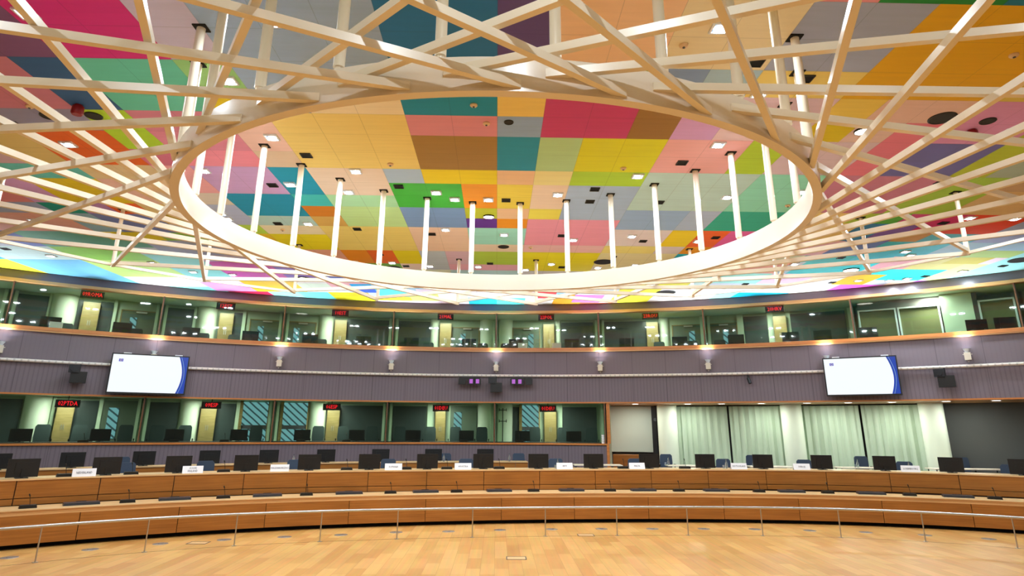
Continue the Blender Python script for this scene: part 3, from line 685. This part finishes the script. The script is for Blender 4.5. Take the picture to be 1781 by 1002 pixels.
# last upper room at right: white framed windows behind the glass
for a_px0,a_px1 in ((57.9,55.2),(55.1,52.3),(49.9,47.7)):
    a,b=a_px0,a_px1
    tag(MB().arc(b,a,WR+1.2,WR+1.24,5.5,6.72).build('window_30',mat('olive_room_beyond',(104,104,66),.5)),kind='structure')
    for (c0,c1,z0,z1) in ((a-.12,a,5.4,6.75),(b,b+.12,5.4,6.75),(b,a,6.7,6.75),(b,a,5.45,5.52)):
        tag(MB().arc(c0,c1,WR+1.1,WR+1.2,z0,z1).build('trim_frame',RIM),kind='structure')
tag(MB().arc(49.9,57.9,WR+1.25,WR+1.3,4.8,7.05).build('wall_side',mat('grey_upper_strip',(120,112,112),.6)),kind='structure')
tag(MB().arc(50.2,52.2,WR+1.0,WR+1.08,4.8,7.05).build('wall_side',PWALL),kind='structure')
# recess at right below the balcony
RB=WR+3.6
tag(MB().arc(A0,79,WR+.25,RB+.4,3.45,3.5,2).build('ceiling',SOFF),kind='structure')
tag(MB().arc(A0,79.2,RB+.2,RB+.35,.5,3.46).build('wall_recess',DARKW),kind='structure')
tag(MB().arc(78.9,79.05,WR+.3,RB+.3,.5,3.46).build('wall_side',W_TRIM),kind='structure')
t_n=0
for t,a0,a1 in D['R']:
    a=(a0+a1)/2
    if t=='s':
        o=tag(MB().arc(a1-.1,a0-.07,RB-.06,RB-.01,1.5,3.42).build('projection_screen',PROJ),'blank pale grey projection panel beside the lower booths','screen')
        o=tag(MB().arc(a1+1.2,a0-.3,RB-1.2,RB-.75,.55,1.42).build('low_cabinet',W_DESK),'low orange wooden cabinet under the pale projection panel','cabinet')
        o=empty('tall_loudspeaker',wp(a1-.06,RB-.35,.55),wrz(a1-.06),'slim tall black loudspeaker column left of the first white column','speaker');MB().box(-.1,.1,-.12,.12,0,2.85).build('cabinet',BLACK,o);b=MB();b.cyl((.05,-.13,2.3),(.05,-.2,2.3),.07);b.build('horn',GREYP,o)
    elif t=='c': col('wall_column',a,RB-.5,.55,3.46,R(abs(a0-a1))*(RB-.5)/2)
    elif t=='t':
        t_n+=1;mid=a0+(a1-a0)*(.5 if t_n==1 else .52)
        for (p0,p1,sd) in ((a0,mid+.08,'left'),(mid-.08,a1,'right')):
            mb=MB();n=int(abs(p1-p0)/.12);rr_=RB-.25
            def cp(i,dr): 
                aa=p0+(p1-p0)*i/n;return rr_+.05*math.sin(i*1.35)+.02*math.sin(i*3.1+1)+dr,aa
            for i in range(n):
                (r0,b0),(r1,b1)=cp(i,0),cp(i+1,0)
                for dr,zz in ((0,0),(.012,0)):
                    A=wp(b0,r0+dr,1.0);B=wp(b1,r1+dr,1.0);A2=wp(b0,r0+dr,3.4);B2=wp(b1,r1+dr,3.4)
                    if sd=='left' and i>n-5:  # the inner edge hangs away, leaving a wedge gap
                        k_=(i-(n-5))/5*.0
                    mb.quad(A,B,B2,A2)
            tag(mb.build('curtain',CURT,smooth=True),'pale green pleated curtain, %s half between the %s'%(sd,'first and second white columns' if t_n==1 else 'second and third white columns'),'curtain','curtains in the recess')
for i,a in enumerate((76.5,72,69.2,66,62.5,59.5,56.5,53,50)):
    o=empty('soffit_lamp',wp(a,WR+1.4,3.45),0,'flush round lamp in the wooden soffit over the recess, %s'%place(i,9),'ceiling light','soffit lamps');b=MB();b.lathe([(.16,0),(.16,-.015),(.14,-.018),(.13,-.008)],20);b.build('rim',RIM,o);b=MB();b.cyl((0,0,-.014),(0,0,-.002),.135,n=20);b.build('lamp',LAMPW2,o)
o=empty('paper_stack',wp(79.35,WR+.12,1.91),wrz(79.35),'stack of white paper cups on the right end of the booth sill','cups')
for k in range(4): MB().cyl((0,0,.085*k),(0,0,.085*k+.075),.055,.065).build('cup',PAPER,o)
# ------------------------------------------------------------------ booth signs
def text_mesh(s,size,ext=.002):
    cu=bpy.data.curves.new('t','FONT');cu.body=s;cu.size=size;cu.align_x='CENTER';cu.align_y='CENTER';cu.extrude=ext;cu.resolution_u=1
    ob=bpy.data.objects.new('t',cu);C.objects.link(ob);dg=bpy.context.evaluated_depsgraph_get();me=bpy.data.meshes.new_from_object(ob.evaluated_get(dg))
    bpy.data.objects.remove(ob);bpy.data.curves.remove(cu);return me
for k,(a,z,s) in enumerate(D['signs']):
    row='upper' if z>5 else 'lower';n=7 if row=='upper' else 5;i=k if row=='upper' else k-7
    o=empty('led_sign',wp(a,WR+.35,z),wrz(a),'black hanging sign with red letters %s in the %s booth windows, %s'%(s,row,place(i,n)),'sign','red letter signs in the booths')
    W=.66 if len(s)<6 else .7
    MB().box(-W/2,W/2,-.035,.035,-.125,.125).build('housing',LEDBOX,o)
    MB().cyl((0,0,.125),(0,0,.3),.012).build('hanger',BLACK,o)
    me=text_mesh(s,.2);me.materials.append(LED);me.transform(Matrix.Rotation(R(90),4,'X'));me.transform(Matrix.Scale(.88 if len(s)<6 else .78,4,(1,0,0)));me.transform(Matrix.Translation((0,-.038,0)))
    l=bpy.data.objects.new('lettering',me);C.objects.link(l);l.parent=o
# ------------------------------------------------------------------ monitors, chairs
def make_monitor(loc_,rz,lab,group,w_=.6,h=.42):
    o=empty('computer_monitor',loc_,rz,lab,'monitor',group)
    b=MB();b.box(-w_/2,w_/2,-.02,.02,.022,h);b.box(-w_*.25,w_*.3,-.035,-.02,.12,h-.08);b.build('housing',BLACK,o)
    MB().box(-w_/2+.012,w_/2-.012,.02,.022,.06,h-.012).build('screen',GREYP,o)
    MB().box(-.03,.03,-.045,-.02,.015,.2).build('stand',BLACK,o)
    b=MB();b.box(-.12,.12,-.1,.09,0,.015);b.build('base',BLACK,o);return o
M0=None
def mon(l,rz,lab,grp):
    global M0
    if M0 is None: M0=make_monitor(l,rz,lab,grp);return M0
    return copy_tree(M0,l,rz,lab,grp)
for i,(x,y,s) in enumerate(D['m2']): mon((x,y,1.32),s,'black monitor back on the middle desk row, %s'%place(i,17),'monitors on the middle desk row')
for i,(x,y,s) in enumerate(D['m3']): mon((x,y,1.32),s,'black monitor back on the rear desk row, %s'%place(i,9),'monitors on the rear desk row')
for i,a in enumerate(D['um']): mon(wp(a,WR+.62,5.62),wrz(a),'black monitor back behind the upper booth glass, %s'%place(i,15),'monitors in the upper booths')
for i,a in enumerate(D['lm']): mon(wp(a,WR+.62,1.94),wrz(a),'black monitor back behind the lower booth glass, %s'%place(i,10),'monitors in the lower booths')
for i,a in enumerate(D['um2']): mon(wp(a,WR+.62,5.62),wrz(a)+.3,'black monitor in the white framed room at upper right, %s of three'%('left','middle','right')[i],'monitors in the upper right room')
def make_chair(m,loc_,rz,lab,grp,zs=1.):
    o=empty('office_chair',loc_,rz,lab,'chair',grp)
    out=[(-.21,.5),(.21,.5),(.235,.7),(.22,.95),(.17,1.0),(-.17,1.0),(-.22,.95),(-.235,.7)]
    MB().prism([(x,z*zs) for x,z in out],.2,.27).build('backrest',m,o)
    MB().box(-.24,.24,-.25,.22,.42*zs,.5*zs).build('seat',m,o)
    for s in (-1,1): b=MB();b.box(s*.28-.02,s*.28+.02,-.15,.15,.62*zs,.66*zs);b.box(s*.28-.015,s*.28+.015,-.02,.02,.44*zs,.62*zs);b.box(min(s*.22,s*.28),max(s*.22,s*.28),-.02,.02,.43*zs,.46*zs);b.build('armrest',BLACK,o)
    MB().cyl((0,0,.06),(0,0,.42*zs),.03).build('pedestal',STEEL,o)
    b=MB()
    for k in range(5): t=2*math.pi*k/5;b.beam((0,0,.07),(.28*math.cos(t),.28*math.sin(t),.05),.04,.03);b.cyl((.28*math.cos(t),.28*math.sin(t),0),(.28*math.cos(t),.28*math.sin(t),.05),.025,n=8)
    b.build('base',BLACK,o);return o
protos={}
def chair(kind,l,rz,lab,grp):
    if kind not in protos: protos[kind]=make_chair(CHAIR if kind=='d' else CHAIRK,l,rz,lab,grp,{'d':1.,'u':1.17,'l':1.38}[kind]);return
    copy_tree(protos[kind],l,rz,lab,grp)
c2=sorted(D['chair2'])
for i,(x,y,s) in enumerate(c2): chair('d',(x,y,.55),s,'blue-grey chair behind the middle desk row, %s'%place(i,len(c2)),'chairs behind the middle desk row')
for i,(x,y,s) in enumerate(D['chair3']): chair('d',(x,y,.55),s,'blue-grey chair behind the rear wooden desk, %s'%('leftmost','middle','rightmost')[i],'chairs behind the rear desk')
for i,(x,y,s) in enumerate(D['chair4']): chair('d',(x,y,.55),s,'blue-grey chair by the white tables in the recess, %s'%place(i,4),'chairs by the white tables')
for i,a in enumerate(D['uc']): chair('u',wp(a,WR+(1.12 if i<17 else .86),4.78),wrz(a),'dark chair behind the upper booth glass, %s'%place(i,len(D['uc'])),'chairs in the upper booths')
for i,a in enumerate(D['lc']): chair('l',wp(a,WR+1.12,1.12),wrz(a),'dark high-backed chair behind the lower booth glass, %s'%place(i,len(D['lc'])),'chairs in the lower booths')
for i,a in enumerate(D['ul']):
    o=empty('laptop_computer',wp(a,WR+.33,5.59),wrz(a),'white laptop lid on the upper booth sill, %s'%('far left beside a monitor','left of centre pair','right of centre pair')[i],'laptop','white laptops on the upper sill')
    MB().box(-.17,.17,-.02,.12,0,.02).build('keyboard_base',PAPER,o);MB().box(-.19,.19,-.035,-.02,.0,.25).build('lid',PAPER,o)
x,y,_=wp(88.35,WR+1.5,0);o=empty('coat_stand',(x,y,1.12),wrz(88.35),'tall black coat stand with hooks inside the lower booth, right of the centre post','coat stand')
MB().cyl((0,0,0),(0,0,2.15),.02).build('pole',BLACK,o);MB().cyl((0,0,0),(0,0,.03),.18).build('base',BLACK,o)
for zz in (1.6,2.05):
    b=MB();b.box(-.16,.16,-.015,.015,zz,zz+.03)
    for sx in (-.15,.15): b.box(sx-.015,sx+.015,-.02,.02,zz-.03,zz+.09)
    b.build('hook',BLACK,o)
# booth desk microphones
def make_mic(l,rz,lab,grp,big=True):
    o=empty('desk_microphone',l,rz,lab,'microphone',grp)
    b=MB();b.prism([(-.16,0),(.16,0),(.145,.065),(-.145,.065)],-.09,.09);b.build('base',BLACK,o)
    MB().cyl((.03,0,.065),(.0,-.02,.24),.006,n=6).build('gooseneck',BLACK,o);MB().cyl((.0,-.02,.24),(-.02,-.035,.29),.013,n=8).build('capsule',BLACK,o);return o
MIC=None
def mic(l,rz,lab,grp):
    global MIC
    if MIC is None: MIC=make_mic(l,rz,lab,grp)
    else: copy_tree(MIC,l,rz,lab,grp)
for i,(x,y,s) in enumerate(D['mic1']): mic((x,y,.765),s,'black microphone unit on the front desk, %s'%place(i,13),'microphones on the front desk')
for i,(x,y,s) in enumerate(D['mic2']): mic((x,y,1.32),s,'black microphone unit on the middle desk row, %s'%place(i,9),'microphones on the middle desk row')
for i in range(9):
    a=D['l_mul'][0]-.0 if 0 else [133,121.6,115.5,111.8,105.8,102,96,91.8,86.8][i]
    mic(wp(a,WR+.4,1.94),wrz(a),'black gooseneck microphone behind the lower booth glass, %s'%place(i,9),'microphones in the lower booths')
SL=None
for i,(x,y,s) in enumerate(D['slab1']):
    lab='flat folded dark screen lying on the front desk, %s'%place(i,12)
    if SL is None:
        SL=empty('folded_screen',(x,y,.765),s,lab,'screen','folded screens on the front desk');b=MB();b.prism([(-.35,0),(.35,0),(.34,.055),(-.34,.055)],-.16,.16);b.build('panel',mat('slate_panel',(44,50,60),.3),SL);MB().box(-.1,.1,.13,.17,.055,.065).build('hinge',BLACK,SL)
    else: copy_tree(SL,(x,y,.765),s,lab)
txt=['NEDERLAND','SUOMI FINLAND','MAGYARORSZAG','ROMANIA','HRVATSKA','EESTI','MALTA','DEUTSCHLAND','SVERIGE','LUXEMBOURG']
for i,((x,y,s),t) in enumerate(zip(D['plates'],txt)):
    o=empty('name_plate',(x,y,1.32),s,'white folded name card on the middle desk row, %s'%place(i,10),'name card','name cards on the middle desk row')
    w_=.24;b=MB();b.quad((-w_,-.05,0),(w_,-.05,0),(w_,0,.175),(-w_,0,.175));b.quad((w_,.05,0),(-w_,.05,0),(-w_,.0,.175),(w_,.0,.175));b.quad((-w_,-.047,0),(-w_,.047,0),(w_,.047,0),(w_,-.047,0));b.build('card',PAPER,o)
    me=text_mesh(t.replace(' ','\n') if ' ' in t else t,.07,.0008);me.materials.append(INK);me.transform(Matrix.Rotation(R(74),4,'X'));me.transform(Matrix.Scale(.8,4,(1,0,0)));me.transform(Matrix.Translation((0,-.03,.085)))
    l=bpy.data.objects.new('lettering',me);C.objects.link(l);l.parent=o
def bottle(l,lab):
    o=empty('water_bottle',l,0,lab,'bottle','water bottles on the desks');b=MB();b.lathe([(0,0),(.036,0),(.038,.02),(.038,.14),(.016,.2),(.014,.25)],14);b.build('glass',GLASSB,o,smooth=True)
    MB().cyl((0,0,.25),(0,0,.275),.017,n=12).build('cap',GREYP,o)
for i,(x,y,s) in enumerate(D['bottle3']): bottle((x,y,1.32),'clear water bottle on the rear wooden desk, %s'%place(i,4))
for i,(x,y,s) in enumerate(D['bottle4']): bottle((x,y,1.22),'clear water bottle on a white table in the recess, %s'%('left','right')[i])
for i,(x,y,s) in enumerate(D['bottle2']): bottle((x,y,1.32),'clear water bottle on the middle desk row, %s of three'%('left','middle','right')[i])
def tumbler(l,lab):
    o=empty('drinking_glass',l,0,lab,'glass','drinking glasses');b=MB();b.lathe([(0,0),(.032,0),(.036,.1),(.033,.1),(.03,.008),(0,.008)],14);b.build('glass',GLASSB,o,smooth=True);MB().cyl((0,0,.01),(0,0,.012),.03).build('water',PAPER,o)
for i,(x,y,s) in enumerate(D['glass4']): tumbler((x,y,1.22),'small drinking glass on a white table in the recess, %s'%('left','middle','right')[i])
for i,(x,y,s) in enumerate(D['glass2']): tumbler((x,y,1.32),'small drinking glass on the middle desk row, %s of two'%('left','right')[i])
for i,(x,y,s,wpx) in enumerate(D['tables']):
    o=empty('white_table',(x,y,.55),s,'narrow white-topped table in the recess, %s'%place(i,5),'table','white tables in the recess');W=wpx/1095.6*24.2
    MB().box(-W/2,W/2,-.35,.35,.64,.67).build('tabletop',mat('white_table_top',(236,222,200),.4),o)
    for sx in (-1,1):
        for sy in (-1,1): MB().cyl((sx*(W/2-.08),sy*.28,0),(sx*(W/2-.08),sy*.28,.64),.02,n=8).build('leg',GREYP,o)
# ------------------------------------------------------------------ desks
X0,X1=-13.5,17.5
def desk(name,c,x0,x1,label,parts):
    mx=(x0+x1)/2;o=empty(name,(0,0,0),0,label,'desk');return o
dk=desk('front_desk',D['c1'],X0,X1,'long curved low wooden desk nearest the handrail, with pale top',None)
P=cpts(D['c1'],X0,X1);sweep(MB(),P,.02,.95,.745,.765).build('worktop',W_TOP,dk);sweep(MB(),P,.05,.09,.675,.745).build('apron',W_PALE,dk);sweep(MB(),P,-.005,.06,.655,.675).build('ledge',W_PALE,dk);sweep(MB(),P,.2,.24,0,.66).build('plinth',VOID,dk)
xs=[X0]+D['seg1']+[X1]
for a,b in zip(xs,xs[1:]): sweep(MB(),cpts(D['c1'],a+.006,b-.006,.3),0,.03,.1,.655).build('front_panel',W_DESK,dk)
dk=desk('middle_desk',D['c2'],X0,X1,'long curved wooden desk row behind the front desk, carrying monitors and name cards',None)
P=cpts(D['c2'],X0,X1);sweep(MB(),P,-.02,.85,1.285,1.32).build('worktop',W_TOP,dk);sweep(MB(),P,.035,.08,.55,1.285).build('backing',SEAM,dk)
xs=[X0]+D['seg2']+[X1]
for a,b in zip(xs,xs[1:]):
    sweep(MB(),cpts(D['c2'],a+.008,b-.008,.3),0,.035,.915,1.285).build('front_panel',W_DESK,dk);sweep(MB(),cpts(D['c2'],a+.008,b-.008,.3),0,.035,.77,.9).build('lower_panel',W_DESK,dk)
dk=desk('rear_desk',D['c3'],-14.5,1.1,'curved wooden desk at the back below the lower booths',None)
P=cpts(D['c3'],-14.5,1.15);sweep(MB(),P,0,.7,1.29,1.32).build('worktop',W_TOP,dk)
xx=-14.5
while xx<1.1:
    sweep(MB(),cpts(D['c3'],xx+.006,min(xx+1.9,1.15)-.006,.3),.03,.06,.56,1.29).build('front_panel',W_DESK,dk);xx+=1.9
# ------------------------------------------------------------------ handrail
hr=empty('handrail',(0,0,0),0,'long curved brushed steel handrail on slim posts in front of the desks','railing')
P=[];pts=D['posts']
k,a,b=D['c_rail']
L=cpts(D['c_rail'],-11.2,14.2,.3);mb=MB()
for p,q in zip(L,L[1:]): mb.cyl((p[0],p[1],.635),(q[0],q[1],.635),.028,n=10,cap=False)
mb.build('rail',STEEL,hr,smooth=True)
xs=[p[0] for p in pts]
xs=[-10.0]+xs+[12.95]
for x in xs:
    y=CY(D['c_rail'],x)[0];MB().cyl((x,y,.008),(x,y,.625),.014,n=10).build('post',STEEL,hr,smooth=True);MB().cyl((x,y,0),(x,y,.01),.05,n=16).build('base_plate',STEEL,hr)
mb=MB()
sweep(mb,cpts(D['c_rail'],-11.2,14.2,.4),-.006,.006,.0005,.002);tag(mb.build('trim_floor_joint',SEAM),kind='structure')
G=None
for i,(x,y) in enumerate(D['grommets']):
    lab='round steel floor socket lid between handrail and front desk, %s'%place(i,18)
    if G is None:
        G=empty('floor_socket',(x,y,0),0,lab,'floor socket','floor sockets along the front desk');MB().lathe([(0,.006),(.15,.006),(.16,0)],24).build('lid',mat('dull_steel',(150,140,130),.4,.6),G);b=MB();b.lathe([(0,.014),(.05,.014),(.05,.006)],16);b.build('cap',STEEL,G)
    else: copy_tree(G,(x,y,0),0,lab)
for i,(x,y,w_) in enumerate(D['boxes']):
    o=empty('floor_box',(x,y,0),0,'rectangular steel-edged floor box lid '+('at left behind the handrail','right of centre at the handrail','in the open parquet at bottom centre')[i],'floor box','rectangular floor boxes')
    h=w_/2;d=.15;b=MB()
    for q in ((-h,h,-d,-d+.018),(-h,h,d-.018,d),(-h,-h+.018,-d,d),(h-.018,h,-d,d)): b.box(*q,0,.006)
    b.build('frame',GREYP,o);MB().box(-h+.02,h-.02,-d+.02,d-.02,0,.003).build('lid',W_TOP,o)
# ------------------------------------------------------------------ televisions
for i,(p,q,z0,z1) in enumerate(D['tv']):
    W=math.hypot(q[0]-p[0],q[1]-p[1]);rz=math.atan2(q[1]-p[1],q[0]-p[0]);H_=z1-z0
    o=empty('television',((p[0]+q[0])/2,(p[1]+q[1])/2,z0),rz,'large wall television with white slide and blue curve, on the %s of the mauve band'%('left','right')[i],'television','televisions on the mauve band')
    MB().box(-W/2,W/2,0,.09,0,H_).build('bezel',BLACK,o)
    b=MB();b.box(-W/2+.04,W/2-.04,-.006,0,.05,H_-.04);scr=b.build('screen',TV_W,o)
    n=14;ptsL=[]
    for k in range(n+1):
        t=k/n;z=.05+(H_-.09)*t;x=W*(.36+.075*math.sin(math.pi*(t*.85+.12)))if 0 else W*(.335+.09*math.sin(math.pi*(.14+.76*t)))
        ptsL.append((x,z))
    b=MB()
    for (x0,za),(x1,zb) in zip(ptsL,ptsL[1:]): b.quad((x0,-.008,za),(W/2-.04,-.008,za),(W/2-.04,-.008,zb),(x1,-.008,zb))
    b.build('blue_curve',TV_B,scr)
    b=MB()
    for (x0,za),(x1,zb) in zip(ptsL,ptsL[1:]): b.quad((x0+.06,-.01,za),(x0+.075,-.01,za),(x1+.075,-.01,zb),(x1+.06,-.01,zb))
    b.build('light_line',TV_L,scr)
    b=MB();b.box(-W*.405,-W*.35,-.009,-.006,H_*.79,H_*.86);fl=b.build('flag_emblem',TV_V,scr)
    b=MB()
    for k in range(12):
        t=k*math.pi/6;b.cyl((-W*.3775+.028*math.sin(t),-.012,H_*.825+.028*math.cos(t)),(-W*.3775+.028*math.sin(t),-.009,H_*.825+.028*math.cos(t)),.005,n=6)
    b.build('flag_stars',TV_Y,scr)
    MB().box(-.4,.4,.09,.24,.25,.82).build('wall_bracket',GREYP,o)
    b=MB();b.box(-W*.36,-W*.26,.02,.12,H_,H_+.03);b.box(W*.3,W*.4,.02,.12,H_,H_+.03);b.build('top_bracket',PAPER,o)
# uplights
UPC=mat('uplight_body',(214,200,182),.45)
UP=None
for i,(a,z) in enumerate(D['uplights']):
    lab='white conical uplight fixed to the mauve band, %s'%place(i,9);l=wp(a,WR-.19,5.02)
    if UP is None:
        UP=empty('wall_uplight',l,wrz(a),lab,'wall light','uplights along the mauve band')
        MB().lathe([(.05,-.12),(.11,0),(.105,0),(.05,-.1)],18).build('reflector',RIM,UP,smooth=True);MB().cyl((0,0,-.04),(0,0,-.025),.085,n=16).build('lamp',mat('uplight_glow',(255,255,255),.5,emit=(225,236,255),es=14),UP)
        b=MB();b.box(-.09,.09,-.08,.08,-.36,-.12);b.box(-.13,.13,-.02,.02,-.19,-.17);b.build('driver_box',UPC,UP);b=MB();b.box(-.03,.03,.08,.18,-.24,-.18);b.build('wall_arm',UPC,UP)
        MB().cyl((-.03,0,-.36),(0,0,-.43),.006,n=6).cyl((.03,0,-.36),(0,0,-.43),.006,n=6).build('safety_loop',UPC,UP)
    else: copy_tree(UP,l,wrz(a),lab)
# cable tray
mb=MB();aa=A0
while aa<A1: 
    p=wp(aa,WR-.1,4.48);q=wp(aa+1,WR-.1,4.48);mb.cyl(p,q,.05,n=10,cap=False);aa+=1
tray=empty('cable_conduit',wp(89,WR-.1,4.48),0,'long white ribbed cable conduit running along the mauve band','conduit')
o=mb.build('tube',mat('white_conduit',(226,214,206),.4),tray);o.location=[-v for v in tray.location]
mb=MB();aa=44
while aa<133:
    p=wp(aa,WR-.1,4.48);q=wp(aa+.12,WR-.1,4.48);mb.cyl(p,q,.056,n=10);aa+=.42
o=mb.build('ribs',mat('conduit_rib',(200,188,182),.5),tray);o.location=[-v for v in tray.location]
# moving heads and light bars
MH=None
for i,(a,z) in enumerate(D['moving']):
    lab='black moving stage light hanging under the conduit, %s'%('left beside the television','at the centre between the purple lamps','right beside the television')[i];l=wp(a,WR-.35,4.12)
    if MH is None:
        MH=empty('moving_head_light',l,wrz(a),lab,'stage light','black stage lights under the conduit')
        b=MB();b.box(-.16,.3,-.16,.16,-.3,.06);b.build('body',BLACK,MH)
        b=MB();b.box(-.24,.06,-.22,-.1,.02,.27);b.cyl((-.09,-.22,.14),(-.09,-.27,.14),.09);b.build('head',mat('dark_blue_black',(22,26,34),.3),MH)
        MB().box(.04,.09,-.1,-.03,.02,.3).build('yoke',BLACK,MH);MB().box(-.04,.04,-.02,.22,.22,.28).build('bracket',BLACK,MH)
    else: copy_tree(MH,l,wrz(a),lab)
for i,(a,z) in enumerate(D['bars']):
    s=1 if i==0 else -1
    o=empty('light_bar',wp(a,WR-.3,4.27),wrz(a),'black lamp bar with two lit purple faces, %s of the central stage light'%('left','right')[i],'stage light','purple lamp bars')
    MB().box(-.42,.42,-.08,.08,.06,.13).build('housing',BLACK,o)
    for x in (-.3*s,0.06*s,.31*s):
        q=MB().box(x-.14,x+.14,-.12,.08,-.16,.06).build('lamp_head',BLACK,o)
        if x!=-.3*s: MB().box(x-.065,x+.065,-.128,-.12,-.12,.045).build('lens',PURPLE,q)
    MB().box(-.03,.03,.08,.28,.07,.12).build('bracket',BLACK,o)
a,z=D['spot'][0];o=empty('small_spotlight',wp(a,WR-.2,4.3),wrz(a),'small black spotlight hanging from the conduit right of centre','stage light')
MB().cyl((0,0,.0),(.06,-.04,-.2),.06).build('head',BLACK,o);MB().box(-.03,.03,-.02,.2,0,.12).build('bracket',BLACK,o)
# ------------------------------------------------------------------ lights
def area(name,l,size,e,col=(1,1,1),rot=(0,0,0),spread=180,shape='DISK'):
    d=bpy.data.lights.new(name,'AREA');d.shape=shape;d.size=size;d.energy=e;d.color=col;d.spread=R(spread);o=bpy.data.objects.new(name,d);C.objects.link(o);o.location=l;o.rotation_euler=rot;return o
for k,(x,y) in enumerate(D['lights']): area('downlight_lamp',(x,y,7.35),.2,E_DOWN,(.8,.91,1.))
# the same fittings continue over the part of the hall behind and beside the camera
for x in range(-18,19,6):
    for y in (-15,-9,-3,2): 
        if math.hypot(x-WCX,y-WCY)<23: area('downlight_lamp',(x+.4,y,7.35),.2,E_BACK,(.8,.91,1.))
for i,(a,z) in enumerate(D['uplights']):
    d=bpy.data.lights.new('uplight_lamp','SPOT');d.energy=E_UP;d.color=(.82,.9,1.);d.spot_size=R(96);d.spot_blend=.35;d.shadow_soft_size=.08
    o=bpy.data.objects.new('uplight_lamp',d);C.objects.link(o);o.location=wp(a,WR-.19,5.07);o.rotation_euler=(R(180+24),0,wrz(a))
for i,(a,z) in enumerate(D['uplights']):
    d=bpy.data.lights.new('uplight_spill','SPOT');d.energy=E_UP*.022;d.color=(.72,.82,1.);d.spot_size=R(168);d.spot_blend=.25;d.shadow_soft_size=.06  # extra faint spot added beside each uplight for the pool under the sill
    o=bpy.data.objects.new('uplight_spill',d);C.objects.link(o);o.location=wp(a,WR-.4,5.15);o.rotation_euler=(R(180),0,0)
for Ms,z,e in ((UM,7.02,E_BOOTH),(LM,3.41,E_BOOTH)):
    for a,b in zip(Ms,Ms[1:]): area('booth_lamp',wp((a+b)/2,WR+.9,z),.5,e,(.93,1.,.9))
for a in (76.5,72,66,61,56.5,52): area('soffit_lamp_light',wp(a,WR+2.2,3.42),.3,E_SOFF,(.95,1.,.93))
